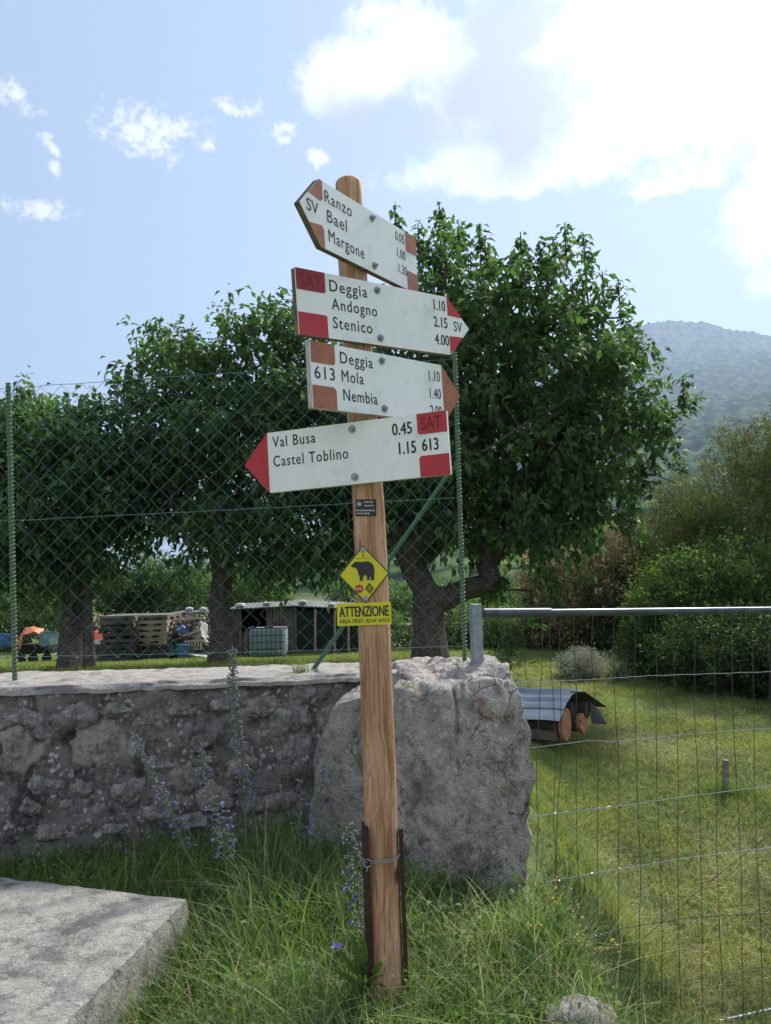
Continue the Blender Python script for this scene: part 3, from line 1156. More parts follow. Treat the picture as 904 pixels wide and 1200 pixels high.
def build_post():
    base = post_center(1165)
    root = empty('sign_post', base, label='round light brown wooden post that carries the hiking signs', cat='post')
    pts, rr = [], []
    ys = np.linspace(1175, 216, 60)
    for y in ys:
        p = post_center(y)
        r = float(np.interp(y, [a[0] for a in POST_PX][::-1], [a[2] for a in POST_PX][::-1])) / F * POST_Y
        pts.append(Vector(p) - Vector(base))
        rr.append(r)
    n = 40
    vs, fs = [], []
    for i, (p, r) in enumerate(zip(pts, rr)):
        for k in range(n):
            a = 2 * math.pi * k / n
            x, y = math.cos(a) * r, math.sin(a) * r
            # planed flats on the front and right side, fading out near the round head
            fl = np.interp(ys[i], [260, 420], [0, 1])
            y = max(y, -r * (1 - .20 * fl))
            x = min(x, r * (1 - .05 * fl))
            q = Vector((x, y, 0)) + p
            q += Vector((x, y, 0)).normalized() * .0012 * noise.noise(Vector((a * 2, q.z * 3, 0)))
            vs.append(q)
    m_ = len(pts)
    for i in range(m_ - 1):
        for k in range(n):
            k2 = (k + 1) % n
            fs.append((i * n + k, i * n + k2, (i + 1) * n + k2, (i + 1) * n + k))
    # domed head
    b = len(vs)
    for j, (kk, dz) in enumerate([(.96, .004), (.80, .010), (.45, .014)]):
        for k in range(n):
            a = 2 * math.pi * k / n
            vs.append(pts[-1] + Vector((math.cos(a) * rr[-1] * kk, math.sin(a) * rr[-1] * kk, dz)))
    vs.append(pts[-1] + Vector((0, 0, .015)))
    lv = [(m_ - 1) * n, b, b + n, b + 2 * n]
    for j in range(3):
        for k in range(n):
            k2 = (k + 1) % n
            fs.append((lv[j] + k, lv[j] + k2, lv[j + 1] + k2, lv[j + 1] + k))
    for k in range(n):
        fs.append((lv[3] + k, lv[3] + (k + 1) % n, b + 3 * n))
    MB().add(vs, fs).build('pole', MATS['post_wood'], root, smooth=True)
    # steel angle profiles either side of the foot
    for sx, y0, y1 in ((-1, 962, 1135), (1, 968, 1160)):
        mb = MB()
        N_ = 40
        for part in range(2):
            quad = []
            for j in range(N_ + 1):
                y = y0 + (y1 - y0) * j / N_
                p = Vector(post_center(y)) - Vector(base)
                e = POST_R + .0035 + (.0 if j % 2 else .0012)
                x = sx * (e - .001)
                quad.append((p, x))
            for j in range(N_):
                pa, xa = quad[j]
                pb, xb = quad[j + 1]
                if part == 0:  # flange beside the post
                    ya, yb = -POST_R * (.98 if sx < 0 else .55), POST_R * .6
                    t = .004
                    a1 = pa + Vector((xa, ya, 0)); a2 = pa + Vector((xa + sx * t, ya, 0)); a3 = pa + Vector((xa + sx * t, yb, 0)); a4 = pa + Vector((xa, yb, 0))
                    b1 = pb + Vector((xb, ya, 0)); b2 = pb + Vector((xb + sx * t, ya, 0)); b3 = pb + Vector((xb + sx * t, yb, 0)); b4 = pb + Vector((xb, yb, 0))
                else:  # flange in front (left) or sticking out (right)
                    if sx < 0:
                        ya = -POST_R * .98
                        a1 = pa + Vector((xa - .004, ya - .004, 0)); a2 = pa + Vector((xa + .013, ya - .004, 0)); a3 = pa + Vector((xa + .013, ya, 0)); a4 = pa + Vector((xa - .004, ya, 0))
                        b1 = pb + Vector((xb - .004, ya - .004, 0)); b2 = pb + Vector((xb + .013, ya - .004, 0)); b3 = pb + Vector((xb + .013, ya, 0)); b4 = pb + Vector((xb - .004, ya, 0))
                    else:
                        ya = -POST_R * .55
                        a1 = pa + Vector((xa, ya - .004, 0)); a2 = pa + Vector((xa + .010, ya - .004, 0)); a3 = pa + Vector((xa + .010, ya, 0)); a4 = pa + Vector((xa, ya, 0))
                        b1 = pb + Vector((xb, ya - .004, 0)); b2 = pb + Vector((xb + .010, ya - .004, 0)); b3 = pb + Vector((xb + .010, ya, 0)); b4 = pb + Vector((xb, ya, 0))
                mb.add([a1, a2, a3, a4, b1, b2, b3, b4], [(0, 1, 5, 4), (1, 2, 6, 5), (2, 3, 7, 6), (3, 0, 4, 7)] + ([(3, 2, 1, 0)] if j == 0 else []))
        mb.build('steel_profile', MATS['rusty_steel'], root)
    # wire tied round the foot
    c = Vector(post_center(1003)) - Vector(base)
    mb = MB()
    for dz, ph in ((0, 0), (.0035, .4)):
        loop = []
        for k in range(33):
            a = 2 * math.pi * k / 32
            rx, ry = POST_R + .0105, POST_R * .98 + .006
            x, y = math.cos(a) * rx, math.sin(a) * ry
            loop.append(c + Vector((x, max(y, -POST_R * .98 - .007), dz + .0035 * math.cos(a + ph) + (.006 if math.cos(a) > .8 else 0) * 1)))
        mb.tube(loop, .0014, 5)
    k0 = c + Vector((-POST_R + .006, -POST_R - .008, 0))
    ring = [k0 + Vector((math.cos(a) * .0095, -.004 * math.sin(a * 2), math.sin(a) * .0095)) for a in np.linspace(0, 2 * math.pi, 17)]
    mb.tube(ring, .0013, 5)
    mb.tube([k0 + Vector((0, 0, -.006)), k0 + Vector((-.003, -.003, -.018))], .0013, 5)
    for q in range(10):
        a = q * 2.3
        pass
    tw = [k0 + Vector((-.004 - .0022 * i + .003 * math.cos(i * 1.9), -.002 + .003 * math.sin(i * 1.9), .003 + .002 * i)) for i in range(9)]
    mb.tube(tw, .0013, 5)
    mb.tube([k0 + Vector((-.02, 0, .018)), k0 + Vector((-.024, -.003, .045)), k0 + Vector((-.036, -.006, .075)), k0 + Vector((-.045, -.005, .078))], .0010, 5)
    mb.build('tie_wire', MATS['wire_zinc'], root, smooth=True)
    return root, base


post_root, post_base = build_post()

BT = .018
SIGNS = {
    1: (np.array([-0.0141, 1.93, 2.8281]), 56.9, 2.6, .223, .222, .164, .076, -1),
    2: (np.array([-0.0040, 1.93, 2.6347]), 37.3, 3.2, .245, .244, .163, .076, 1),
    3: (np.array([0.0021, 1.93, 2.4488]), 42.8, 2.3, .230, .225, .161, .070, 1),
    4: (np.array([-0.0773, 1.93, 2.2741]), -16.2, 2.2, .235, .246, .159, .070, -1)}


def sign_frame(k):
    A, yaw, rol, a, b, H, tip, side = SIGNS[k]
    yaw, rol = math.radians(yaw), math.radians(rol)
    ex = Vector((math.cos(yaw) * math.cos(rol), math.sin(yaw) * math.cos(rol), math.sin(rol)))
    n = Vector((-math.sin(yaw), math.cos(yaw), 0))
    ez = ex.cross(n)
    # keep the board touching the post: slide it along its own sight line
    py = 600 - F * float(np.dot(A - CAM, CU) / np.dot(A - CAM, fw))
    P = Vector(post_center(py))
    C = Vector(CAM)
    AV = Vector(A)
    # want (P - A(s)).n = r + BT with A(s) = C + s*(A-C)
    s = ((P - C).dot(n) - (POST_R + BT - .003)) / (AV - C).dot(n)
    if abs(s - 1) > .08:
        s = 1 + .08 * (1 if s > 1 else -1)
    print('sign', k, 'slide', round(s, 3))
    A2 = C + (AV - C) * s
    M = Matrix((ex, n, ez)).transposed()
    return A2, M, a * s, b * s, H * s, tip * s, side


def round_patch(x0, x1, z0, z1, r, corner):
    """rectangle with one rounded inner corner: corner in {'br','tr','bl','tl'}"""
    P = {'bl': (x0, z0), 'br': (x1, z0), 'tr': (x1, z1), 'tl': (x0, z1)}
    out = []
    for k in ('bl', 'br', 'tr', 'tl'):
        x, z = P[k]
        if k == corner:
            cx = x + (r if k[1] == 'l' else -r)
            cz = z + (r if k[0] == 'b' else -r)
            a0 = {'bl': 180, 'br': 270, 'tr': 0, 'tl': 90}[k]
            for t in range(7):
                a = math.radians(a0 + 15 * t)
                out.append((cx + r * math.cos(a), cz + r * math.sin(a)))
        else:
            out.append((x, z))
    return out


def bolts(root, zs):
    for x, z in zs:
        mb = MB()
        for r, y0, y1, n in ((.0105, -.002, 0, 14), (.0065, -.008, -.002, 6)):
            mb.tube([(x, y1, z), (x, y0, z)], r, n)
        mb.tube([(x, -.008, z), (x, -.013, z)], .0035, 8)
        mb.build('bolt', MATS['galv'], root)


def build_signs():
    red_of = {1: 'sign_faded', 2: 'sign_red', 3: 'sign_faded', 4: 'sign_red'}
    labels = {1: 'topmost hiking sign pointing left, reading Ranzo, Bael, Margone',
              2: 'second hiking sign from the top pointing right, reading Deggia, Andogno, Stenico',
              3: 'third hiking sign pointing right, reading Deggia, Mola, Nembia with faded brown tip',
              4: 'lowest hiking sign pointing left with red tip, reading Val Busa, Castel Toblino'}
    for k in (1, 2, 3, 4):
        A, M, a, b, H, tip, side = sign_frame(k)
        root = bpy.data.objects.new('direction_sign', None)
        COL.objects.link(root)
        root.matrix_world = Matrix.Translation(A) @ M.to_4x4()
        tag(root, labels[k], 'sign', 'hiking direction signs on the post')
        w = a + b
        h2 = H / 2
        if side < 0:
            poly = [(-a, -h2), (b, -h2), (b, h2), (-a, h2), (-a - tip, 0)]
        else:
            poly = [(-a, -h2), (b, -h2), (b + tip, 0), (b, h2), (-a, h2)]
        MB().prism(poly, .0012, BT).build('back_board', MATS['sign_edge' if k in (1, 2) else 'sign_edge_white'], root)
        panel = MB().prism(poly, 0, .0012).build('front_panel', MATS['sign_white'], root)
        red = MATS[red_of[k]]
        e, f0 = .0012, .0002   # patches sit proud of the panel

        def patch(pl, m=red):
            MB().prism(pl, -e, -f0).build('painted_patch', m, panel)

        def X(u):
            return -a + u * w

        def Z(v):
            return h2 - v * H
        t = -.0004
        if side < 0:
            px0, px1, inner = X(.843 if k == 4 else .875), b, ('bl', 'tl')
            if k == 4:
                patch([(-a - .001, -h2), (-a - .001, h2), (-a - tip, 0)][::-1], red)
            else:
                # brown corners of a white-banded tip
                for s in (1, -1):
                    pl = [(-a + .012, s * h2), (-a, s * h2), (-a - tip * .56, s * h2 * .44), (-a + .004, s * h2 * .36), (-a + .012, s * h2 * .46)]
                    patch(pl if s > 0 else pl[::-1])
            patch(round_patch(px0, px1, Z(.33), h2, .008, 'bl'), MATS['sign_red'] if k == 4 else red)
            patch(round_patch(px0, px1, -h2, Z(.67), .008, 'tl'))
        else:
            px0, px1 = -a, X(.163 if k == 3 else .172)
            patch(round_patch(px0 + .0015, px1, Z(.32), h2, .008, 'br'), MATS['sign_red_dark'] if k == 2 else red)
            patch(round_patch(px0 + .0015, px1, -h2, Z(.66), .012 if k == 3 else .004, 'tr'))
            if k == 3:
                patch([(b, -h2), (b + tip, 0), (b, h2)])
            else:
                for s in (1, -1):
                    pl = [(b - .002, s * h2), (b - .002, s * h2 * .36), (b + tip * .66, s * h2 * .34)]
                    patch(pl[::-1] if s > 0 else pl)
        ch = H * .180
        if k == 4:
            put_text('Val Busa', X(.028), t, Z(.255), ch, panel, width=w * .25, bold=.009, spacing=1.15)
            put_text('Castel Toblino', X(.028), t, Z(.575), ch, panel, width=w * .43, bold=.009, spacing=1.15)
            put_text('0.45', X(.708), t, Z(.295), ch * 1.06, panel, width=w * .105, bold=.018)
            put_text('1.15', X(.738), t, Z(.605), ch * 1.06, panel, width=w * .09, bold=.018)
            put_text('613', X(.862), t, Z(.595), ch * 1.05, panel, width=w * .085, bold=.018)
            put_text('SAT', X(.862), -.0015, Z(.265), ch * 1.15, panel, 'sign_emboss', width=w * .11, bold=.01)
        elif k == 3:
            for j, (s_, u, wd) in enumerate((('Deggia', .200, .235), ('Mola', .205, .155), ('Nembia', .21, .245))):
                put_text(s_, X(u), t, Z((.265, .545, .835)[j]), ch, panel, width=w * wd, bold=.009, spacing=1.12)
            put_text('613', X(.022), t, Z(.555), ch * 1.05, panel, width=w * .135, bold=.009, spacing=1.1)
            for j, (s_, u, wd) in enumerate((('1.10', .885, .095), ('1.40', .885, .095), ('2.00', .88, .10))):
                put_text(s_, X(u), t, Z((.30, .60, .90)[j]), ch, panel, width=w * wd, bold=.009)
        elif k == 2:
            for j, (s_, u, wd) in enumerate((('Deggia', .198, .235), ('Andogno', .205, .285), ('Stenico', .205, .245))):
                put_text(s_, X(u), t, Z((.265, .545, .835)[j]), ch, panel, width=w * wd, bold=.009, spacing=1.15)
            for j, (s_, u, wd) in enumerate((('1.10', .895, .085), ('2.15', .887, .10), ('4.00', .885, .105))):
                put_text(s_, X(u), t, Z((.26, .55, .85)[j]), ch, panel, width=w * wd, bold=.015)
            put_text('SV', X(1.035), t, Z(.575), ch * .95, panel, width=w * .065, bold=.009)
            put_text('SAT', X(.02), -.0015, Z(.275), ch * 1.15, panel, 'sign_emboss', width=w * .13, bold=.01)
        else:
            for j, (s_, u, wd) in enumerate((('Ranzo', .045, .25), ('Bael', .060, .18), ('Margone', .065, .335))):
                put_text(s_, X(u), t, Z((.29, .57, .86)[j]), ch * 1.02, panel, width=w * wd, bold=.009, spacing=1.12)
            put_text('SV', X(-.115), t, Z(.555), ch, panel, width=w * .10, bold=.009)
            for j, (s_, u, wd) in enumerate((('0.05', .755, .105), ('1.00', .765, .10), ('1.30', .775, .10))):
                put_text(s_, X(u), t, Z((.235, .515, .775)[j]), ch * .85, panel, width=w * wd, bold=.009)
        bolts(root, [(0, H * .385), (0, -H * .385)])


build_signs()


def local_sign(name, cx, cy, Y, label, cat, tilt=0.0, yaw=0.0):
    p = atY(cx, cy, Y)
    o = bpy.data.objects.new(name, None)
    COL.objects.link(o)
    o.location = Vector(p)
    o.rotation_euler = (0, tilt, yaw)
    return tag(o, label, cat), Vector(p)


def build_bear_signs():
    Y = POST_Y - POST_R * .8 - .006
    s = Y / F
    root, p = local_sign('bear_warning_sign', 427, 673, Y, 'yellow diamond sign with a black bear screwed to the post', 'sign', tilt=math.radians(-1.5), yaw=math.radians(4))
    hw, hh = 30 * s, 34 * s
    dia = [(0, -hh), (hw, 0), (0, hh), (-hw, 0)]
    MB().prism(dia, 0, .003).build('plate', MATS['green_edge'], root)
    k = .93
    MB().prism([(x * k, z * k) for x, z in dia], -.0008, -.0002).build('yellow_face', MATS['yellow_plate'], root)
    # bear outline from the zoomed photograph (6 px per photo px, centre 340,672)
    bear = [(252, 610), (262, 600), (272, 596), (276, 586), (286, 584), (292, 588), (312, 586), (330, 590), (352, 586), (376, 588), (398, 602), (410, 625), (414, 652), (412, 680),
            (408, 702), (410, 718), (384, 720), (386, 706), (382, 690), (376, 700), (376, 716), (358, 718), (360, 704), (354, 684), (344, 680), (334, 692), (328, 706), (330, 718), (304, 720),
            (310, 706), (306, 690), (300, 668), (296, 650), (290, 634), (276, 626), (262, 624), (254, 618)]
    q = [((x - 340) / 6 * s, -(y - 676) / 6 * s) for x, y in bear][::-1]
    MB().prism(q, -.0022, -.0012).build('bear_print', MATS['ink'], root)
    # red round mark and small dark diamond
    c = ((300 - 340) / 6 * s, -(776 - 676) / 6 * s)
    r = 29 / 6 * s
    MB().prism([(c[0] + r * math.cos(t), c[1] + r * math.sin(t)) for t in np.linspace(0, 2 * math.pi, 25)[:-1]], -.0016, -.0010).build('round_mark', MATS['red_print'], root)
    put_text('O', c[0] - r * .78, -.0021, c[1] - r * .30, r * .66, root, 'white_ink', width=r * .55, bold=.03)
    for dx_, hh_ in ((-.08, .6), (.22, .75), (.52, .5)):
        MB().box((c[0] + r * dx_, -.0019, c[1] + r * .02), (r * .16, .0004, r * hh_)).build('print_mark', MATS['white_ink'], root)
    c = ((372 - 340) / 6 * s, -(776 - 676) / 6 * s)
    r2 = 32 / 6 * s
    MB().prism([(c[0], c[1] - r2 * 1.2), (c[0] + r2, c[1]), (c[0], c[1] + r2 * 1.2), (c[0] - r2, c[1])], -.0016, -.0010).build('small_diamond', MATS['green_edge'], root)
    for j in range(-1, 2):
        MB().box((c[0], -.0019, c[1] + j * r2 * .4), (r2 * (1.0 - .4 * abs(j)), .0004, r2 * .14)).build('print_line', MATS['yellow_plate'], root)
    MB().box((0, -.0012, 113 / 6 * s), (110 / 6 * s, .0004, .7 / 6 * 4 * s)).build('print_line', MATS['ink'], root)
    MB().prism([(-8 / 6 * s, 138 / 6 * s), (0, 122 / 6 * s), (8 / 6 * s, 138 / 6 * s)], -.0016, -.0010).build('emblem', MATS['ink'], root)
    for z in (hh - 5.5 * s, -hh + 5.5 * s):
        mb = MB()
        mb.tube([(0, 0, z), (0, -.003, z)], 3.2 * s, 12)
        mb.tube([(0, -.003, z), (0, -.0065, z)], 2.0 * s, 6)
        mb.build('bolt', MATS['galv'], root)
    root2, p = local_sign('attention_plate', 427, 719.5, Y, 'small yellow plate reading ATTENZIONE below the bear diamond', 'sign', tilt=math.radians(-.3), yaw=math.radians(3))
    w, h = 63 * s, 26 * s
    MB().box((0, .0015, 0), (w, .003, h)).build('plate', MATS['yellow_plate'], root2)
    put_text('ATTENZIONE', -w * .455, -.0006, -h * .105, h * .46, root2, width=w * .91, bold=.020)
    put_text('AREA ORSO', -w * .455, -.0006, -h * .385, h * .18, root2, width=w * .44, bold=.009)
    put_text('BEAR AREA', w * .02, -.0006, -h * .385, h * .17, root2, width=w * .44, shear=.35)
    root3, p = local_sign('sticker', 429, 595, POST_Y - POST_R * .8 - .002, 'small black sticker with tiny white print near the top of the bare post', 'sticker', tilt=math.radians(1.5))
    w, h = 24.5 * s, 20 * s
    MB().box((0, .0005, 0), (w, .0012, h)).build('label_sheet', MATS['ink'], root3)
    ring = [(-w * .32 + w * .10 * math.cos(a), -.0006, h * .22 + w * .10 * math.sin(a)) for a in np.linspace(0, 2 * math.pi, 17)]
    MB().tube(ring, w * .014, 5).build('emblem', MATS['white_ink'], root3)
    MB().box((-w * .32, -.0005, h * .22), (w * .11, .0003, h * .12)).build('emblem', MATS['white_ink'], root3)
    for (x, z, ww) in ((.12, .34, .42), (.16, .12, .5), (0.0, -.16, .9), (-.12, -.34, .6)):
        x0 = x - ww / 2
        while x0 < x + ww / 2 - .02:
            l = rnd.uniform(.03, .09)
            MB().box(((x0 + l / 2) * w, -.0004, z * h), (l * w, .0003, h * .085)).build('print_mark', MATS['white_ink'], root3)
            x0 += l + .025


build_bear_signs()

# ------------------------------------------------------------------ chain link fence
def build_chain_fence():
    Lb = atY(18, 797, 3.2)
    Rb = atY(545, 777, 3.43)
    ex = np.array([Rb[0] - Lb[0], Rb[1] - Lb[1], 0])
    wid = np.linalg.norm(ex)
    ex /= wid
    nrm = np.array([-ex[1], ex[0], 0])
    root = empty('wire_fence', Lb, label='green chain link fence on twisted green posts along the wall top', cat='fence')
    O = Vector(Lb)

    def onpl(px, py, off=0.0):
        d = ray(px, py)
        t = np.dot(Lb + nrm * off - CAM, nrm) / np.dot(d, nrm)
        return CAM + d * t

    def loc(p):
        return Vector(p) - O
    # posts: rod with a rib wound round it
    for (b, tpx) in (((18, 797), (10, 449)), ((545, 777), (533, 413))):
        p0, p1 = loc(onpl(*b)), loc(onpl(*tpx))
        r = .0098
        MB().tube([p0 - Vector((0, 0, .03)), p1], r, 10).build('post', MATS['post_green'], root, smooth=True)
        L = (p1 - p0).length
        ax = (p1 - p0).normalized()
        u = ax.orthogonal().normalized()
        w = ax.cross(u)
        turns = L / .0165
        npt = int(turns * 9)
        pts = []
        for i in range(npt + 1):
            t = i / npt
            a = 2 * math.pi * turns * t
            pts.append(p0 + ax * (L * t) + (u * math.cos(a) + w * math.sin(a)) * (r + .0012))
        MB().tube(pts, .0020, 4).build('wound_rib', MATS['post_rib'], root)
    # diagonal brace
    p0, p1 = loc(onpl(367, 785, .02)), loc(onpl(531, 548, .016))
    MB().tube([p0, p1], .0105, 9).build('brace', MATS['post_green'], root, smooth=True)
    # tension wires (top, middle, bottom), carried on past the left post
    tops = [(-60, 459, 10, 455, 300, 435, 534, 421), (-60, 613, 17, 610, 300, 596, 541, 583), (-60, 772, 17, 770, 300, 764, 545, 757)]
    for a, b, c, d_, e, f, g, h in tops:
        pts = [loc(onpl(x, y, -.004)) for x, y in ((a, b), (c, d_), (e, f), (g, h))]
        fine = []
        for i in range(3):
            for t in np.linspace(0, 1, 12)[:-1]:
                q = pts[i].lerp(pts[i + 1], t)
                fine.append(q + Vector((0, 0, .0015 * math.sin(40 * t + i))))
        fine.append(pts[3])
        MB().tube(fine, .0013, 5).build('tension_wire', MATS['wire_green'], root, smooth=True)
    # mesh strands: each a zigzag from bottom to top
    a = .0415
    zt = lambda x: float(np.interp(x, [0, wid], [onpl(10, 455)[2], onpl(534, 421)[2]]))
    zb = lambda x: float(np.interp(x, [0, wid], [onpl(17, 772)[2], onpl(545, 760)[2]])) - .0
    j0 = -8
    j1 = int(wid / a)
    for j in range(j0, j1):
        x0 = j * a
        top, bot = zt(x0), zb(x0)
        nseg = int(round((top - bot) / a))
        hz = (top - bot) / nseg
        pts = []
        for k in range(nseg + 1):
            odd = (k + j) % 2
            x = x0 + (a if odd else 0)
            sg = 1 if odd else -1
            z = top - k * hz
            jx = .004 * noise.noise(Vector((x * 3, z * 3, 4))) + .010 * noise.noise(Vector((x * 1.1, z * 1.4, 14)))
            jz = .004 * noise.noise(Vector((x * 3, z * 3, 24))) + .012 * noise.noise(Vector((x * 1.1, z * 1.1, 34)))
            jy = .015 * noise.noise(Vector((x * .9, z * .9, 44)))
            P = Lb + ex * (x + jx - sg * .001) + nrm * (jy + .0013 * (1 if k % 2 else -1))
            pts.append(Vector((P[0], P[1], z + jz)) - O)
        if j % 2 == 0 and len(pts) > 2:
            pts.insert(0, pts[0] + Vector((0, 0, .008)))
        o = MB().tube(pts, .00105, 6, caps=False).build('mesh_wire', MATS['wire_green'], root)
        o.data.shade_smooth()


build_chain_fence()

# ------------------------------------------------------------------ gate
def build_gate():
    ang = math.radians(13)
    O_ = atY(560, 718, 3.12)
    ex = np.array([math.cos(ang), math.sin(ang), 0])
    nrm = np.array([-math.sin(ang), math.cos(ang), 0])
    root = empty('wire_gate', O_, label='galvanised tube gate frame with thin wire mesh right of the block', cat='gate')
    O = Vector(O_)

    def pl(px, py, off=0.0):
        d = ray(px, py)
        t = np.dot(O_ + nrm * off - CAM, nrm) / np.dot(d, nrm)
        return Vector(CAM + d * t) - O
    # upright with its cut square top
    t, b = pl(559, 708), pl(560, 800)
    mb = MB()
    mb.box((t + Vector((b.x, b.y, b.z))) / 2 + Vector((0, .02, 0)), (.042, .042, (t - b).length), Matrix.Rotation(ang, 3, 'Z'))
    mb.build('upright', MATS['galv_post'], root, bevel=.002)
    # top rail, thicker sleeve first
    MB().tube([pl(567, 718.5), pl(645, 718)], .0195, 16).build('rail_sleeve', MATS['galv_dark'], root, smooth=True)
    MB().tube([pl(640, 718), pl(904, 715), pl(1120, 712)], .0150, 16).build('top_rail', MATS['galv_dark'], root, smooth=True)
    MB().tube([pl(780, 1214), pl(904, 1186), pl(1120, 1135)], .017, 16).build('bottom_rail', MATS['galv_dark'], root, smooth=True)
    # upright wires
    L0 = pl(590, 724)
    x0 = math.hypot(L0.x, L0.y)
    zt, step = L0.z, .0835
    rg = random.Random(3)
    i = 0
    top_xs = [590, 613, 635, 645, 658, 672, 695, 720, 744, 768, 790, 813, 835, 857, 880, 901, 924, 948, 972, 996, 1020, 1050]
    bot = [(590, 790), (618, 800), (627, 1052), (653, 1060), (652, 1115), (681, 1140), (704, 1160), (729, 1185), (752, 1215), (777, 1215), (799, 1212), (826, 1206), (846, 1200), (873, 1195), (893, 1190),
           (915, 1186), (938, 1180), (962, 1175), (986, 1170), (1010, 1165), (1034, 1160), (1060, 1150)]
    hook_rows = [0, .14, .30, .5, .68, .85, 1]
    for (tx, (bx, by)) in zip(top_xs, bot):
        pts = []
        top = pl(tx, 722)
        btm = pl(bx, by)
        for q in range(15):
            u = q / 14
            p = top.lerp(btm, u)
            j = (.006 * math.sin(u * 9 + tx) + rg.uniform(-.003, .003)) * (0 if q == 0 else 1)
            pts.append(p + Vector(tuple(ex)) * j)
        MB().tube(pts, .0016, 4).build('upright_wire', MATS['wire_dark'], root)
    # cross wires
    rows = [[(598, 800), (680, 797), (760, 792), (904, 787), (1100, 778)],
            [(610, 878), (690, 868), (722, 869), (800, 861), (904, 853), (1100, 838)],
            [(608, 959), (660, 953), (730, 944), (800, 934), (904, 921), (1100, 895)],
            [(626, 1036), (660, 1030), (729, 1018), (800, 1006), (904, 993), (1100, 965)],
            [(674, 1105), (700, 1097), (729, 1088), (810, 1075), (904, 1070), (1100, 1050)],
            [(735, 1160), (800, 1150), (904, 1135), (1100, 1100)]]
    for j, r in enumerate(rows):
        pts = []
        P = [pl(x, y, -.004) for x, y in r]
        for i in range(len(P) - 1):
            for t_ in np.linspace(0, 1, 9)[:-1]:
                pts.append(P[i].lerp(P[i + 1], t_) + Vector((0, 0, .0012 * math.sin(t_ * 25 + i))))
        pts.append(P[-1])
        MB().tube(pts, .0016 if j != 5 else .0009, 5).build('cross_wire', MATS['wire_zinc' if j in (0, 1, 2, 3) else 'wire_dark'], root)
        if j in (2, 3, 4):
            # doubled end wrapped round the first uprights
            a, b = P[0], P[2]
            tw = [a.lerp(b, t_) + Vector((0, -.003 * math.cos(t_ * 60), .004 * math.sin(t_ * 60))) for t_ in np.linspace(0, 1, 60)]
            MB().tube(tw, .0013, 4).build('wire_end', MATS['wire_zinc'], root)
    MB().tube([pl(732, 1119, .01), pl(820, 1043, .01), pl(904, 977, .01), pl(1060, 850, .01)], .0016, 5).build('diagonal_wire', MATS['wire_dark'], root)
    # loose curl of wire hanging from the second row
    c = [(722, 869), (718, 878), (716, 890), (722, 898), (730, 903), (731, 896), (724, 886), (719, 872), (724, 868), (727, 876)]
    P = [pl(x, y, -.006) for x, y in c]
    MB().tube(P, .0011, 5).build('wire_curl', MATS['wire_dark'], root, smooth=True)


build_gate()

# ------------------------------------------------------------------ plants: leaf clouds, trees, bushes
def leaf_arrays(P, D, Nn, L, wid=.48, fold=.13, droop=.16):
    """P base points, D unit directions, Nn unit normals-ish, L lengths -> verts, quads (2 quads per leaf)"""
    S = np.cross(D, Nn)
    S /= np.linalg.norm(S, axis=1, keepdims=True) + 1e-9
    U = np.cross(S, D)
    L = L[:, None]
    v0 = P
    v1 = P + D * L * .42 + S * L * wid / 2 + U * L * fold
    v2 = P + D * L - U * L * droop
    v3 = P + D * L * .42 - S * L * wid / 2 + U * L * fold
    v4 = P + D * L * .48
    V = np.stack([v0, v1, v2, v3, v4], 1).reshape(-1, 3)
    n = len(P)
    b = (np.arange(n) * 5)[:, None]
    q = np.concatenate([b + np.array([[0, 1, 4, 3]]), b + np.array([[1, 2, 3, 4]])], 1).reshape(-1, 4)
    # faces: (0,1,4,3) lower half folded, (1,2,3,4) upper half
    return V, q


def rand_dirs(n, r):
    v = r.normal(size=(n, 3))
    return v / np.linalg.norm(v, axis=1, keepdims=True)


def sample_ell(ells, n, r, shell=.45):
    vol = np.array([e[1][0] * e[1][1] * e[1][2] for e in ells])
    idx = r.choice(len(ells), n, p=vol / vol.sum())
    d = rand_dirs(n, r)
    rad = r.random(n) ** shell
    c = np.array([e[0] for e in ells])[idx]
    s = np.array([e[1] for e in ells])[idx]
    return c + d * rad[:, None] * s, d


def grow_branches(trunk_pts, att, r0, seed):
    """connect the attractor points to the trunk; returns edges and radii"""
    r = np.random.default_rng(seed)
    nodes = [np.array(p, float) for p in trunk_pts]
    par = [-1] + list(range(len(trunk_pts) - 1))
    fork = nodes[-1]
    base = nodes[0]
    order = np.argsort(np.linalg.norm(att - fork, axis=1))
    path = [0.0]
    for i in range(1, len(nodes)):
        path.append(path[-1] + np.linalg.norm(nodes[i] - nodes[i - 1]))
    nt = len(trunk_pts)
    arr = np.array(nodes)
    pa = np.array(path)
    ends = []
    first = max(0, nt - 3)
    for a in order:
        p = att[a]
        cand = arr[first:]
        dd = np.linalg.norm(cand - p, axis=1) + .25 * pa[first:]
        k = int(np.argmin(dd)) + first
        q = arr[k]
        d = np.linalg.norm(p - q)
        ns = max(1, int(d / .22))
        prev = k
        newp, newd = [], []
        for s in range(1, ns + 1):
            t = s / ns
            x = q + (p - q) * t
            if s < ns:
                x = x + r.normal(size=3) * .03
                x[2] += -.06 * d * math.sin(t * math.pi) * .5
            nodes.append(x)
            par.append(prev)
            path.append(path[prev] + d / ns)
            prev = len(nodes) - 1
            newp.append(x)
            newd.append(path[-1])
        ends.append(prev)
        arr = np.vstack([arr, np.array(newp)])
        pa = np.append(pa, newd)
    cnt = np.zeros(len(nodes))
    for e in ends:
        k = e
        while k >= 0:
            cnt[k] += 1
            k = par[k]
    rad = r0 * (cnt / cnt[0]) ** .46
    rad = np.maximum(rad, .0020)
    return arr, par, rad, ends


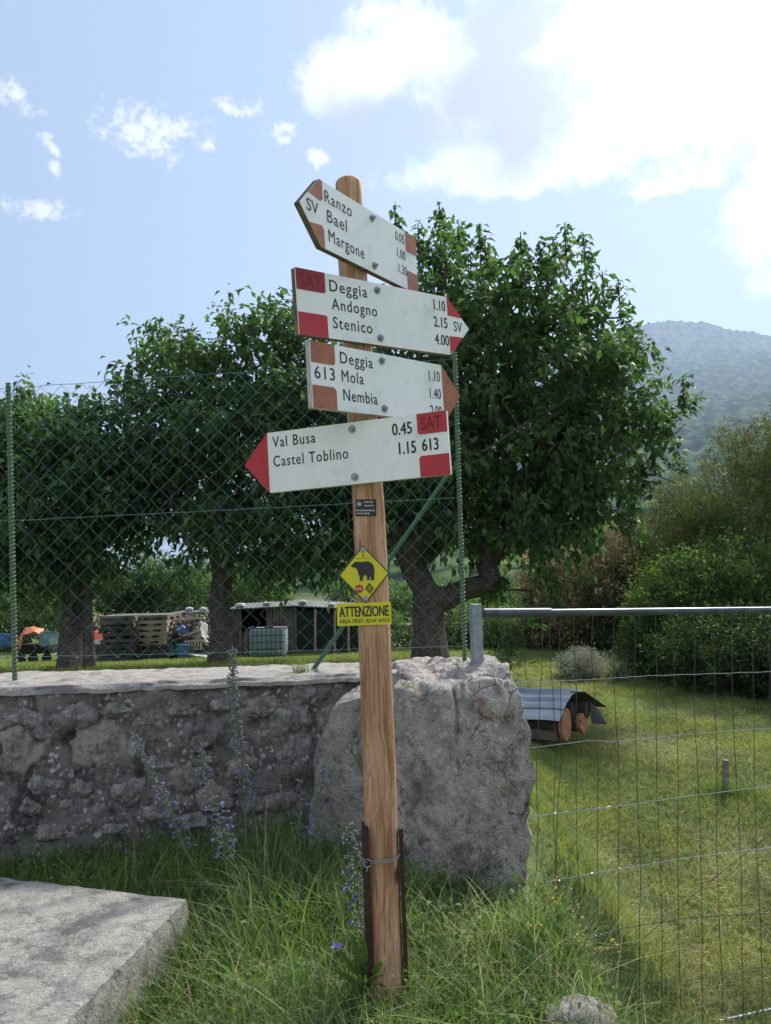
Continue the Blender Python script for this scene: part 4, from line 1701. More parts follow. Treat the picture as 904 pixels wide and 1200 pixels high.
def bark_mesh(name, arr, par, rad, trunk_n, flare=1.25):
    vs, fs = [], []
    for i in range(1, len(arr)):
        p, q = Vector(arr[par[i]]), Vector(arr[i])
        r1, r2 = rad[par[i]], rad[i]
        if par[i] >= trunk_n - 1 or i >= trunk_n:
            r1 = min(r1, r2 * 1.35)
        else:
            if par[i] == 0:
                r1 *= flare
        ax = (q - p)
        if ax.length < 1e-5:
            continue
        ax.normalize()
        q = q + ax * r2 * .3
        n = 14 if r2 > .05 else (6 if r2 > .015 else 4)
        u = ax.orthogonal().normalized() if abs(ax.z) < .9 else Vector((1, 0, 0)).cross(ax).normalized()
        w = ax.cross(u)
        b = len(vs)
        for c, rr in ((p, r1), (q, r2)):
            for k in range(n):
                a = 2 * math.pi * k / n
                rk = rr
                if r2 > .05:
                    rk *= 1 + .12 * math.sin(3 * a + 1) + .05 * math.sin(5 * a)
                vs.append(tuple(c + (u * math.cos(a) + w * math.sin(a)) * rk))
        for k in range(n):
            k2 = (k + 1) % n
            fs.append((b + k, b + k2, b + n + k2, b + n + k))
    return MB().add(vs, fs)


def make_tree(name, label, base, trunk_px, r0, ells, n_twig, per, size, leafm, seed, shoots=(), group=None, singles=0, cat='tree', extra_trunks=()):
    r = np.random.default_rng(seed)
    base = np.array(base)
    root = empty(name, base, label=label, cat=cat, group=group)
    trunk = [base] + [np.array(p) for p in trunk_px]
    att, dirs = sample_ell(ells, n_twig, r)
    sh = np.array(shoots) if len(shoots) else np.zeros((0, 3))
    low = [sh - np.array([0, 0, q]) for q in (.16, .34, .55)] if len(sh) else []
    att_all = np.vstack([att, sh] + low) if len(sh) else att
    arr, par, rad, ends = grow_branches(trunk, att_all, r0, seed)
    tb = bark_mesh('trunk', arr - base, par, rad, len(trunk))
    for t in extra_trunks:
        tb.tube([Vector(tuple(np.array(p) - base)) for p in t[0]], t[1], 10)
    tb.build('trunk', MATS['tree_bark'], root, smooth=True)
    # leaves strung along a drooping twig around each attractor
    C0 = np.mean([e[0] for e in ells], axis=0)
    out = att - C0
    out /= np.linalg.norm(out, axis=1, keepdims=True)
    td = out * .7 + rand_dirs(n_twig, r) * .7 + np.array([0, 0, .35])
    td /= np.linalg.norm(td, axis=1, keepdims=True)
    tl = r.uniform(.22, .48, n_twig)
    idx = np.repeat(np.arange(n_twig), per)
    n = len(idx)
    s = r.random(n)
    P = att[idx] + td[idx] * (s * tl[idx])[:, None] + np.array([0, 0, -1]) * (.25 * s ** 2 * tl[idx])[:, None]
    P += r.normal(size=(n, 3)) * .055
    D = td[idx] * .45 + rand_dirs(n, r) * .75 + np.array([0, 0, -.55])
    for (sx, sy, sz) in sh:
        m_ = 62
        u = r.random(m_) ** .8
        top = np.array([sx, sy, sz])
        pp = top[None] + np.stack([r.normal(size=m_) * .035 + .05 * u, r.normal(size=m_) * .035, .03 - u * .45], 1)
        a = r.random(m_) * 2 * np.pi
        dd = np.stack([np.cos(a), np.sin(a), -.15 - .6 * r.random(m_)], 1)
        P = np.vstack([P, pp])
        D = np.vstack([D, dd])
    n = len(P)
    D /= np.linalg.norm(D, axis=1, keepdims=True)
    Nn = rand_dirs(n, r) * .7 + np.array([0, 0, 1.0])
    L = size * r.uniform(.65, 1.25, n)
    if singles:
        # the leaves nearest the camera on the lit outside become objects of their own
        key = np.linalg.norm(P - CAM, axis=1) - L * 3 + np.abs(r.normal(size=n)) * .4
        pick = np.argsort(key)[:singles]
        keep = np.ones(n, bool)
        keep[pick] = False
        V1, Q1 = leaf_arrays(np.zeros((1, 3)), np.array([[1.0, 0, 0]]), np.array([[0, 0, 1.0]]), np.array([1.0]))
        lm = np_mesh('leaf', V1, Q1)
        lm.materials.append(MATS[leafm + '_single'])
        for i in pick:
            x = Vector(D[i])
            y = Vector(Nn[i]).cross(x).normalized()
            z = x.cross(y)
            o = bpy.data.objects.new('leaf', lm)
            COL.objects.link(o)
            o.parent = root
            M = Matrix((x, y, z)).transposed().to_4x4()
            o.matrix_local = Matrix.Translation(Vector(P[i] - base)) @ M @ Matrix.Scale(L[i], 4)
        P, D, Nn, L = P[keep], D[keep], Nn[keep], L[keep]
    V, Q = leaf_arrays(P - base, D, Nn, L)
    me = np_mesh('foliage', V, Q)
    o = link_mesh('foliage', me, MATS[leafm], root)
    tag(o, kind='stuff')
    return root


def single_leaf_mat():
    m, n, b, o = new_mat('leaf_cherry_single')
    g = n.new('ShaderNodeObjectInfo')
    c = n.ramp(g.outputs['Random'], [(0, (.042, .074, .036)), (.7, (.072, .118, .056)), (1, (.11, .155, .07))])
    n.link(c, b.inputs['Base Color'])
    b.inputs['Roughness'].default_value = .6
    b.inputs['Specular IOR Level'].default_value = .22
    tr = n.new('ShaderNodeBsdfTranslucent')
    n.link(n.mix(1.0, c, (1.7, 2.3, .8), 'MULTIPLY'), tr.inputs[0])
    mx = n.new('ShaderNodeMixShader')
    mx.inputs[0].default_value = .42
    n.link(b.outputs[0], mx.inputs[1])
    n.link(tr.outputs[0], mx.inputs[2])
    n.link(mx.outputs[0], o.inputs[0])


single_leaf_mat()


def E(px, py, rx, ry, Y, depth=None):
    c = atY(px, py, Y)
    return (c, np.array([rx / F * Y, depth if depth else (rx + ry) / 2 / F * Y, ry / F * Y]))


# right tree
b = gp(503, 8.5)
Y = 8.5
ells = [E(520, 350, 52, 70, Y, .9), E(575, 400, 85, 95, Y, 1.1), E(635, 375, 66, 62, Y, .8), E(645, 460, 98, 92, Y, 1.3), E(500, 470, 92, 120, Y, 1.2),
        E(570, 540, 120, 95, Y, 1.5), E(680, 520, 66, 78, Y, .9), E(735, 500, 52, 26, Y, .4), E(770, 470, 34, 18, Y, .25), E(738, 560, 34, 20, Y, .3), E(700, 440, 52, 55, Y, .7), E(470, 590, 92, 62, Y, 1.3),
        E(600, 632, 70, 24, Y, 1.0), E(430, 560, 60, 70, Y + .3, 1.0), E(590, 672, 46, 13, Y, .6), E(655, 600, 58, 34, Y, .7), E(420, 640, 50, 28, Y, .8), E(610, 590, 120, 56, Y, 1.2)]
sh = [atY(x, y, Y + dy) for x, y, dy in ((463, 240, .2), (515, 240, 0), (538, 262, .2), (562, 262, -.1), (572, 285, .1), (610, 272, 0), (632, 282, .1), (662, 262, 0), (684, 274, -.1), (600, 300, -.1),
                                           (706, 318, 0), (725, 330, .1), (730, 372, 0), (748, 402, 0), (490, 262, .1), (800, 440, 0), (776, 468, 0), (765, 500, .1), (790, 510, 0), (752, 540, 0),
                                           (648, 280, .2), (528, 280, .3), (622, 692, 0), (645, 668, 0), (735, 575, .1))]
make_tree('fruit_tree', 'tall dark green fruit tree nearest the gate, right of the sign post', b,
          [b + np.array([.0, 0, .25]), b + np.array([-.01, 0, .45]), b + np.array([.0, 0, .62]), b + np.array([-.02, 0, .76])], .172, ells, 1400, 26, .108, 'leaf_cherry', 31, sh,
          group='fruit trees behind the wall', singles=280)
# middle tree
b = gp(257, 8.9)
Y = 8.9
ells = [E(215, 450, 62, 62, Y, .9), E(300, 430, 62, 60, Y, .9), E(350, 410, 45, 62, Y, .8), E(260, 520, 110, 85, Y, 1.3), E(340, 520, 90, 95, Y, 1.2), E(205, 560, 58, 72, Y, 1.0), E(300, 610, 115, 48, Y, 1.3),
        E(400, 480, 55, 85, Y, .8), E(340, 645, 80, 28, Y, 1.0)]
sh = [atY(x, y, Y + dy) for x, y, dy in ((180, 382, 0), (198, 388, .1), (222, 392, 0), (160, 395, .1), (238, 402, 0), (278, 380, .1), (300, 378, 0), (322, 355, 0), (348, 350, .1), (262, 395, 0), (152, 430, 0), (370, 340, .1))]
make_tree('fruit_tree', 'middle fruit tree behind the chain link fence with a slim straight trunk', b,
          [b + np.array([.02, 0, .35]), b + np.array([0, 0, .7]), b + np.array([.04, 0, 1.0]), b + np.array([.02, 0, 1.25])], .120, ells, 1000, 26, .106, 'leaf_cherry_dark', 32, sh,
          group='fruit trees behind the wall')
# left tree
b = gp(83, 8.6)
Y = 8.6
ells = [E(30, 520, 66, 48, Y, .9), E(88, 530, 60, 56, Y, .9), E(-30, 560, 80, 80, Y, 1.1), E(60, 590, 105, 70, Y, 1.3), E(128, 570, 40, 72, Y, .9), E(20, 650, 60, 30, Y, 1.0), E(60, 655, 80, 26, Y, 1.1)]
sh = [atY(x, y, Y) for x, y in ((50, 460), (78, 466), (22, 470), (104, 478), (-4, 478), (-30, 488))]
stake = ([b + np.array([.17, -.1, -.02]), b + np.array([.14, -.1, .5]), b + np.array([.12, -.08, 1.15])], [.05, .05, .045])
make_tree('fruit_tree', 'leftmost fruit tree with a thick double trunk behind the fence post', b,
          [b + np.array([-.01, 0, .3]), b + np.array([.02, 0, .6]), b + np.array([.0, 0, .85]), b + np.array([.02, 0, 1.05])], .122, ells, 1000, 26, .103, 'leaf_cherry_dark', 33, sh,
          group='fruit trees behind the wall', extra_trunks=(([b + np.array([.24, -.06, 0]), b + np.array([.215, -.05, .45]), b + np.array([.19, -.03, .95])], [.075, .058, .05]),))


def make_bush(name, label, base, ells, n, size, leafm, seed, wid=.5, up=0.2, group=None, cat='bush', stems=8, shell=.5, droop=0.0, stemr=.02, jitter=.0):
    r = np.random.default_rng(seed)
    base = np.array(base)
    root = empty(name, base, label=label, cat=cat, group=group)
    ncl = max(60, n // 22)
    c, _ = sample_ell(ells, ncl, r, shell)
    top = c[:, 2] > base[2] + .02
    c = c[top]
    ncl = len(c)
    assert ncl, name
    idx = np.repeat(np.arange(ncl), max(1, n // ncl))
    m_ = len(idx)
    C0 = np.mean([e[0] for e in ells], axis=0)
    out = c - C0
    out /= np.linalg.norm(out, axis=1, keepdims=True) + 1e-6
    td = out * .6 + rand_dirs(ncl, r) * .5 + np.array([0, 0, up])
    td /= np.linalg.norm(td, axis=1, keepdims=True)
    cl = size * 4.0
    P = c[idx] + td[idx] * (r.random(m_) * cl)[:, None] + r.normal(size=(m_, 3)) * size * (.8 + jitter)
    D = td[idx] * .6 + rand_dirs(m_, r) * .7 + np.array([0, 0, -droop])
    D /= np.linalg.norm(D, axis=1, keepdims=True)
    Nn = rand_dirs(m_, r) + np.array([0, 0, .6])
    L = size * r.uniform(.6, 1.4, m_)
    V, Q = leaf_arrays(P - base, D, Nn, L, wid=wid)
    o = link_mesh('foliage', np_mesh('foliage', V, Q), MATS[leafm], root)
    tag(o, kind='stuff')
    mb = MB()
    pick = r.choice(ncl, min(stems, ncl), replace=False)
    for i in pick:
        e = c[i] - base
        s0 = np.array([r.normal() * .08, r.normal() * .08, 0])
        mid = s0 * .4 + e * .5 + np.array([0, 0, .1 * abs(e[2])])
        mb.tube([s0, mid, e], [stemr, stemr * .7, stemr * .3], 5)
    mb.build('stems', MATS['tree_bark'], root)
    return root


# right side planting beyond the lawn
def EB(px, py, rx, ry, Y, depth=None):
    return E(px, py, rx, ry, Y, depth)


make_bush('conifer', 'tall feathery olive brown conifer at the right edge', gp(880, 10.5),
          [EB(885, 565, 60, 62, 10.5, 1.0), EB(850, 620, 95, 62, 10.5, 1.1), EB(900, 660, 100, 90, 10.5, 1.2), EB(805, 610, 46, 46, 10.4, .7), EB(925, 540, 50, 62, 10.5, .8), EB(960, 600, 70, 120, 10.6, 1),
           EB(830, 690, 90, 60, 10.5, 1.0), EB(865, 530, 26, 28, 10.4, .5)],
          78000, .052, 'leaf_needle', 41, wid=.34, up=.6, cat='tree', shell=.6, stems=14, stemr=.04)
make_bush('flowering_bush', 'brownish bush with spent blossom beyond the gate rail', gp(690, 13),
          [EB(690, 685, 76, 56, 13, 1.2), EB(655, 675, 42, 40, 13, .8), EB(725, 652, 44, 44, 13, .8), EB(690, 720, 80, 30, 13, 1.0)],
          34000, .055, 'leaf_brown', 42, wid=.6, cat='bush', stems=10)
make_bush('dark_bush', 'dark green rounded bush between the brown one and the conifer', gp(765, 12.2),
          [EB(770, 660, 42, 42, 12.2, .9), EB(765, 710, 48, 45, 12.2, .9), EB(745, 740, 60, 35, 12.0, .9)], 15000, .055, 'leaf_hedge', 43)
make_bush('light_shrub', 'bright green leafy shrub above the rail in front of the conifer', gp(815, 9.3),
          [EB(815, 700, 58, 46, 9.3, .7), EB(855, 688, 54, 52, 9.3, .7), EB(780, 715, 40, 30, 9.3, .5), EB(910, 715, 50, 56, 9.3, .7)], 26000, .050, 'leaf_bright', 44, up=.5)
make_bush('dark_hedge', 'deep shaded dark green shrub mass at the lawn edge on the right', gp(860, 8.0),
          [EB(860, 772, 90, 52, 7.9, .7), EB(800, 772, 60, 42, 8.8, .7), EB(935, 785, 60, 62, 7.3, .7), EB(775, 765, 45, 38, 9.6, .7), EB(990, 790, 70, 90, 7.2, .8)], 56000, .042, 'leaf_hedge', 45)
make_bush('clipped_hedge', 'low dark clipped hedge across the end of the lawn', gp(620, 13.5),
          [EB(500, 752, 70, 20, 13.5, .5), EB(600, 750, 70, 20, 13.5, .5), EB(690, 750, 70, 22, 13.5, .5), EB(770, 752, 50, 25, 13.2, .5), EB(550, 750, 60, 20, 13.5, .5), EB(650, 750, 60, 20, 13.5, .5)],
          30000, .04, 'leaf_hedge', 46, cat='hedge', shell=.35)
make_bush('round_bush', 'mid green bush just behind the hedge by the gate upright', gp(600, 14.6),
          [EB(585, 735, 34, 22, 14.6, .6), EB(615, 738, 36, 22, 14.6, .6)], 9000, .05, 'leaf_bright', 47)
make_bush('silver_bush', 'pale silvery wispy bush in front of the hedge', gp(684, 9.0),
          [EB(684, 787, 26, 12, 9.0, .35), EB(680, 780, 18, 10, 9.0, .3)], 5000, .035, 'leaf_pale', 48, wid=.3, up=.8)
make_bush('thin_weed', 'thin branching pale weed beside the silvery bush', gp(722, 8.8),
          [EB(722, 785, 14, 14, 8.8, .2)], 500, .03, 'leaf_pale', 49, wid=.25, up=.8, stems=12, cat='weed', stemr=.008)
make_bush('garden_plant', 'upright fresh green garden plant just behind the big block', gp(593, 6.6),
          [EB(593, 785, 8, 8, 6.6, .08)], 240, .07, 'leaf_bright', 50, wid=.16, up=1.6, stems=4, cat='plant', stemr=.006)

# left and middle background
make_bush('background_bush', 'yellow green bushy tree seen between middle trunk and shed roof', gp(300, 19),
          [EB(300, 690, 34, 22, 19, .8), EB(275, 700, 26, 26, 19, .8), EB(315, 702, 24, 16, 19, .8)], 12000, .07, 'leaf_bright', 51, cat='tree')
make_bush('background_bush', 'mid green bushy tree left of the middle trunk above the pallets', gp(190, 18.5),
          [EB(190, 690, 40, 34, 18.5, .9), EB(220, 700, 32, 30, 18.5, .9)], 14000, .07, 'leaf_cherry', 52, cat='tree')
make_bush('background_bush', 'dark bushy tree right behind the stacked pallets', gp(150, 18),
          [EB(150, 700, 30, 30, 18, .8), EB(125, 690, 18, 30, 18, .6)], 8000, .07, 'leaf_hedge', 53, cat='tree')
make_bush('background_bush', 'leafy light bush at the far left behind the green post', gp(35, 17),
          [EB(35, 700, 40, 34, 17, .9), EB(0, 705, 36, 34, 17, .9), EB(60, 690, 24, 34, 17, .7), EB(-60, 690, 40, 50, 17, .9)], 16000, .08, 'leaf_bright', 54, cat='tree')
make_bush('background_bush', 'low dark growth behind the orange and green covers', gp(30, 15.5),
          [EB(60, 735, 40, 18, 15.5, .6), EB(10, 738, 50, 20, 15.5, .6), EB(-60, 735, 50, 22, 15.5, .6)], 9000, .06, 'leaf_hedge', 55)
make_bush('small_conifer', 'small bluish conifer rising behind the right end of the shed', gp(405, 24),
          [EB(405, 712, 22, 10, 24, .5), EB(405, 700, 15, 10, 24, .4), EB(405, 690, 9, 12, 24, .3)], 5000, .08, 'leaf_conifer', 56, wid=.3, cat='tree')
make_bush('background_bush', 'bright bushes right of the post between sign and tree trunk', gp(470, 20),
          [EB(455, 735, 24, 16, 20, .6), EB(560, 728, 34, 18, 20, .7)], 7000, .07, 'leaf_bright', 57)

make_bush('background_bush', 'long row of green bushes far behind the right trunk', gp(540, 24),
          [EB(470, 712, 36, 20, 24, 1), EB(520, 708, 30, 20, 24, 1), EB(565, 712, 34, 18, 24, 1), EB(610, 708, 34, 20, 24, 1), EB(445, 718, 24, 14, 24, 1)], 16000, .10, 'leaf_cherry', 58)

# ------------------------------------------------------------------ yard things
def copy_tree(o, parent=None):
    c = o.copy()
    COL.objects.link(c)
    c.parent = parent
    for ch in list(o.children):
        copy_tree(ch, c)
    return c


def build_pallets():
    def pal_mesh(w, d, h):
        mb = MB()
        t = h * .42
        for j in range(6):
            mb.box((0, -d / 2 + d * (j + .5) / 6, h - t / 2), (w, d / 6 * .72, t))
        for j in range(3):
            for i in range(3):
                mb.box((-w / 2 + .05 + (w - .1) * i / 2, -d / 2 + .10 + (d - .18) * j / 2, h * .3), (.10, .10, h * .56))
            mb.box((0, -d / 2 + .06 + (d - .12) * j / 2, h * .08), (w, .09, h * .12))
        return mb.mesh('pallet')
    dark = pal_mesh(.50, .8, .088)
    dark.materials.append(MATS['dark_pallet'])
    pale = pal_mesh(.52, .8, .088)
    pale.materials.append(MATS['pale_wood'])
    grey = pal_mesh(.52, .8, .088)
    grey.materials.append(MATS['grey_wood'])
    g = gp(147, 12.0)
    g2 = gp(184, 12.2)
    words = ['bottom', 'second', 'third', 'fourth', 'fifth', 'sixth', 'seventh', 'top']
    for st, (gg, nm, lb) in enumerate(((g, 8, 'left dark'), (g2, 8, 'right paler'))):
        for k in range(nm):
            me = dark if st == 0 else (pale if k >= 3 else dark)
            if k == nm - 1:
                me = grey
            o = link_mesh('pallet', me, None)
            o.location = Vector(gg) + Vector((rnd.uniform(-.025, .025), rnd.uniform(-.03, .03), .01 + k * .089))
            o.rotation_euler = (0, rnd.uniform(-.006, .006), rnd.uniform(-.05, .05))
            tag(o, '%s wooden pallet, %s, in the %s stack' % ('weathered grey' if me is grey else ('dark' if me is dark else 'pale'), words[k] + (' one' if k in (0, 7) else ' from the bottom'), lb), 'pallet',
                'wooden pallets stacked behind the trees')


build_pallets()


def cloth(name, ctrl, m, label, cat, group=None, seed=0, amp=.06, parent=None):
    """crumpled sheet over a grid of control points (rows of world points)"""
    rows, cols = len(ctrl), len(ctrl[0])
    base = np.mean([p for r_ in ctrl for p in r_], axis=0)
    nu, nv = 22, 16
    V = []
    for i in range(nv + 1):
        a = i / nv * (rows - 1)
        i0 = min(int(a), rows - 2)
        fa = a - i0
        for j in range(nu + 1):
            b_ = j / nu * (cols - 1)
            j0 = min(int(b_), cols - 2)
            fb = b_ - j0
            p = (ctrl[i0][j0] * (1 - fa) * (1 - fb) + ctrl[i0][j0 + 1] * (1 - fa) * fb + ctrl[i0 + 1][j0] * fa * (1 - fb) + ctrl[i0 + 1][j0 + 1] * fa * fb)
            q = Vector(p)
            q += Vector((.5, 1, .8)) * amp * fbm(q * 4 + Vector((seed, 0, 0)), 3)
            V.append(tuple(q - Vector(base)))
    fs = [(i * (nu + 1) + j, i * (nu + 1) + j + 1, (i + 1) * (nu + 1) + j + 1, (i + 1) * (nu + 1) + j) for i in range(nv) for j in range(nu)]
    o = MB().add(V, fs).build(name, MATS[m], parent, smooth=True)
    o.location = Vector(base)
    sol = o.modifiers.new('thickness', 'SOLIDIFY')
    sol.thickness = .012
    if parent is None:
        tag(o, label, cat, group)
    return o


def build_debris():
    Yd = 12.2

    def P(x, y, dY=0):
        return atY(x, y, Yd + dY)
    # heap body: broken boards, rolled sheets
    r = random.Random(5)
    labs = ['pale broken plank lying high on the junk heap', 'grey plank slanting across the junk heap', 'short board near the foot of the junk heap', 'thin batten sticking out of the junk heap',
            'splintered board beside the right pallet stack', 'plank leaning right against the heap', 'long grey board along the heap top', 'pale lath in the middle of the heap',
            'narrow dark board low in the heap', 'crossed batten on the right of the heap', 'board end poking out above the blue sheet', 'weathered board behind the white sheet']
    segs = [(196, 742, 222, 736), (200, 752, 226, 742), (212, 757, 236, 750), (206, 733, 214, 748), (193, 735, 207, 740), (228, 745, 243, 757), (202, 727, 240, 724), (214, 745, 236, 739),
            (196, 760, 215, 763), (232, 735, 243, 748), (210, 738, 225, 731), (225, 730, 241, 733)]
    for (x0, y0, x1, y1), lb in zip(segs, labs):
        a, b_ = P(x0, y0, r.uniform(-.25, .05)), P(x1, y1, r.uniform(-.2, .2))
        c = (a + b_) / 2
        o = MB().bar(Vector(a - c), Vector(b_ - c), r.uniform(.06, .1), .03).build('plank', MATS[r.choice(['pale_wood', 'grey_wood', 'pale_wood'])], None)
        o.location = Vector(c)
        tag(o, lb, 'plank', 'planks in the junk heap')
    # slatted crate piece
    c = P(226, 758, -.3)
    root = empty('slatted_crate', c, label='broken slatted wooden crate low on the right of the heap', cat='crate')
    for i in range(6):
        MB().box((-.1 + i * .045, 0, .02), (.025, .02, .13)).build('slat', MATS['pale_wood'], root)
    MB().box((.01, .015, .085), (.30, .02, .03)).build('rail', MATS['pale_wood'], root)
    MB().box((.01, .015, -.04), (.30, .02, .03)).build('rail', MATS['grey_wood'], root)
    # sheets
    cloth('sheet', [[P(226, 735, 0), P(236, 728, 0), P(243, 733, 0)], [P(230, 752, -.2), P(238, 745, -.2), P(244, 755, -.2)]], 'tarp_pale', 'pale crumpled sheet on the right of the heap', 'sheet', seed=3)
    cloth('sheet', [[P(180, 752, -.2), P(192, 748, -.1), P(198, 756, 0)], [P(196, 768, -.3), P(206, 768, -.3), P(212, 766, -.1)]], 'tarp_green', 'grey green sheet draped at the foot of the right pallets', 'sheet', seed=7)
    cloth('sheet', [[P(205, 735, 0), P(213, 734, 0), P(222, 738, 0)], [P(207, 741, -.15), P(215, 743, -.15), P(224, 743, -.15)]], 'tarp_blue', 'small blue sheet stuffed into the heap', 'sheet', seed=9, amp=.04)
    cloth('sheet', [[P(222, 766, -.4), P(236, 768, -.4), P(246, 770, -.4)], [P(223, 768, -.5), P(236, 771, -.5), P(246, 773, -.5)]], 'tarp_pale', 'pale strip of sheeting along the ground by the heap', 'sheet', seed=10, amp=.02)
    # blue tub
    c = P(216, 770, -.3)
    root = empty('blue_tub', c, label='blue plastic tub under the junk heap', cat='tub')
    MB().box((0, 0, .09), (.17, .16, .17), taper=1.12).build('tub_body', MATS['blue_plastic'], root, bevel=.01)
    MB().box((0, 0, .185), (.21, .2, .02), Matrix.Rotation(.1, 3, 'Y')).build('rim', MATS['blue_plastic'], root, bevel=.004)
    # tangle of rubbish filling the heap: small mixed bits nobody could count
    bits = MB()
    for _ in range(420):
        u = r.random()
        x = 192 + 52 * r.random()
        ytop = np.interp(x, [192, 205, 225, 244], [742, 728, 722, 724])
        y = ytop + (768 - ytop) * r.random() ** .8
        c = P(x, y, r.uniform(0, .7))
        R = Matrix.Rotation(r.uniform(0, 6), 3, 'X') @ Matrix.Rotation(r.uniform(0, 6), 3, 'Z')
        bits.box(c, (r.uniform(.05, .22), r.uniform(.02, .08), r.uniform(.01, .03)), R)
    o = bits.build('rubbish', MATS['grey_wood'])
    tag(o, kind='stuff')
    o['label'] = 'tangle of broken wood and scrap behind the heap'
    # dark old shed wall behind the heap, with pale roof edge and two stones
    root = empty('lean_to', gp(225, 13.6), label='low lean-to with pale roof edge behind the junk heap', cat='shed')
    B0 = Vector(gp(225, 13.6))
    for (x0, x1) in ((206, 248),):
        a, b_ = atY(x0, 718, 13.5), atY(x1, 717, 13.5)
        MB().bar(Vector(a) - B0, Vector(b_) - B0, .9, .035).build('roof', MATS['roof_sheet'], root)
        for x in (208, 226, 246):
            p = Vector(atY(x, 720, 13.4)) - B0
            MB().box((p.x, p.y, p.z / 2), (.06, .06, p.z)).build('leg', MATS['old_wood'], root)
        a, b_ = Vector(atY(208, 745, 13.9)) - B0, Vector(atY(246, 745, 13.9)) - B0
        MB().box((a + b_) / 2, ((b_ - a).length, .04, .7)).build('back_wall', MATS['old_wood'], root)
    for i, (x, lb) in enumerate(((222, 'white stone weighing down the lean-to roof, left one'), (238, 'white stone weighing down the lean-to roof, right one'))):
        me = rock_mesh('roof_stone', (.075, .08, .05), 60 + i, 2, .15)
        o = link_mesh('roof_stone', me, MATS['white_stone'])
        o.location = Vector(atY(x, 714.5, 13.4))
        tag(o, lb, 'stone', 'stones on the roofs')
    # heap of dark stuff left of the pallets
    me = rock_mesh('covered_pile', (.28, .3, .2), 77, 4, .25)
    o = link_mesh('covered_pile', me, MATS['dark_pallet'])
    o.location = Vector(gp(118, 12.6)) + Vector((0, 0, .12))
    tag(o, 'low dark covered pile at the left end of the pallets', 'pile')
    # red trailer box
    p = gp(108, 13.2)
    root = empty('red_trailer', p, label='small red farm trailer half hidden by the left trunk', cat='trailer')
    P0 = Vector(p)
    q = Vector(atY(107, 746, 13.2)) - P0
    MB().box((q.x, 0, q.z), (.34, .6, .19)).build('tray', MATS['red_crate'], root, bevel=.01)
    for i in range(5):
        MB().box((q.x - .14 + i * .07, -.305, q.z), (.015, .012, .17)).build('rib', MATS['red_crate'], root)
    MB().box((q.x, -.31, q.z + .09), (.36, .02, .025)).build('rim', MATS['red_crate'], root)
    for s in (-1, 1):
        mb = MB()
        mb.tube([(q.x + s * .15, -.2, .09), (q.x + s * .19, -.2, .09)], .09, 14)
        mb.build('wheel', MATS['dark_inside'], root)
    # scrap in the tray
    mb = MB()
    for _ in range(40):
        R = Matrix.Rotation(r.uniform(0, 6), 3, 'X') @ Matrix.Rotation(r.uniform(0, 6), 3, 'Z')
        mb.box((q.x + r.uniform(-.12, .12), r.uniform(-.2, .2), q.z + .1 + r.uniform(0, .16)), (r.uniform(.04, .14), .03, .02), R)
    o = mb.build('rubbish', MATS['old_wood'])
    o.location = P0
    tag(o, kind='stuff')
    # covered machines on the left
    Yc = 12.6

    def Q(x, y, d=0):
        return atY(x, y, Yc + d)
    cloth('orange_cover', [[Q(22, 748, 0), Q(30, 736, .1), Q(40, 733, .1), Q(48, 740, .1)], [Q(23, 762, -.1), Q(27, 745, -.1), Q(40, 741, -.1), Q(46, 752, -.1)]], 'tarp_orange', 'faded orange cover arched over a garden machine on the left', 'cover', seed=2, amp=.05)
    cloth('green_cover', [[Q(47, 741, 0), Q(55, 739, 0), Q(64, 740, 0)], [Q(46, 756, -.1), Q(56, 760, -.2), Q(66, 757, -.1)]], 'tarp_green', 'grey green tarpaulin next to the orange cover', 'cover', seed=4, amp=.08)
    cloth('blue_cover', [[Q(-12, 744, 0), Q(6, 740, 0), Q(16, 742, 0)], [Q(-12, 757, 0), Q(6, 758, 0), Q(17, 757, 0)]], 'tarp_blue', 'blue tarpaulin at the left edge behind the green post', 'cover', seed=6, amp=.08)
    # frame of the machine under the covers
    p = gp(42, 12.8)
    root = empty('garden_machine', p, label='dark low garden machine standing under the orange and green covers', cat='machine')
    B0 = Vector(p)
    for x0, x1, h in ((26, 66, .20), (30, 62, .28)):
        a, b_ = Vector(atY(x0, 760, 12.8)) - B0, Vector(atY(x1, 760, 12.8)) - B0
        MB().box(((a.x + b_.x) / 2, 0, h - .02), (b_.x - a.x, .3, .08)).build('chassis', MATS['dark_inside'], root, bevel=.01)
    for x in (30, 44, 60):
        a = Vector(atY(x, 765, 12.8)) - B0
        MB().tube([(a.x, -.18, .07), (a.x, -.12, .07)], .075, 14).build('wheel', MATS['dark_inside'], root)


build_debris()


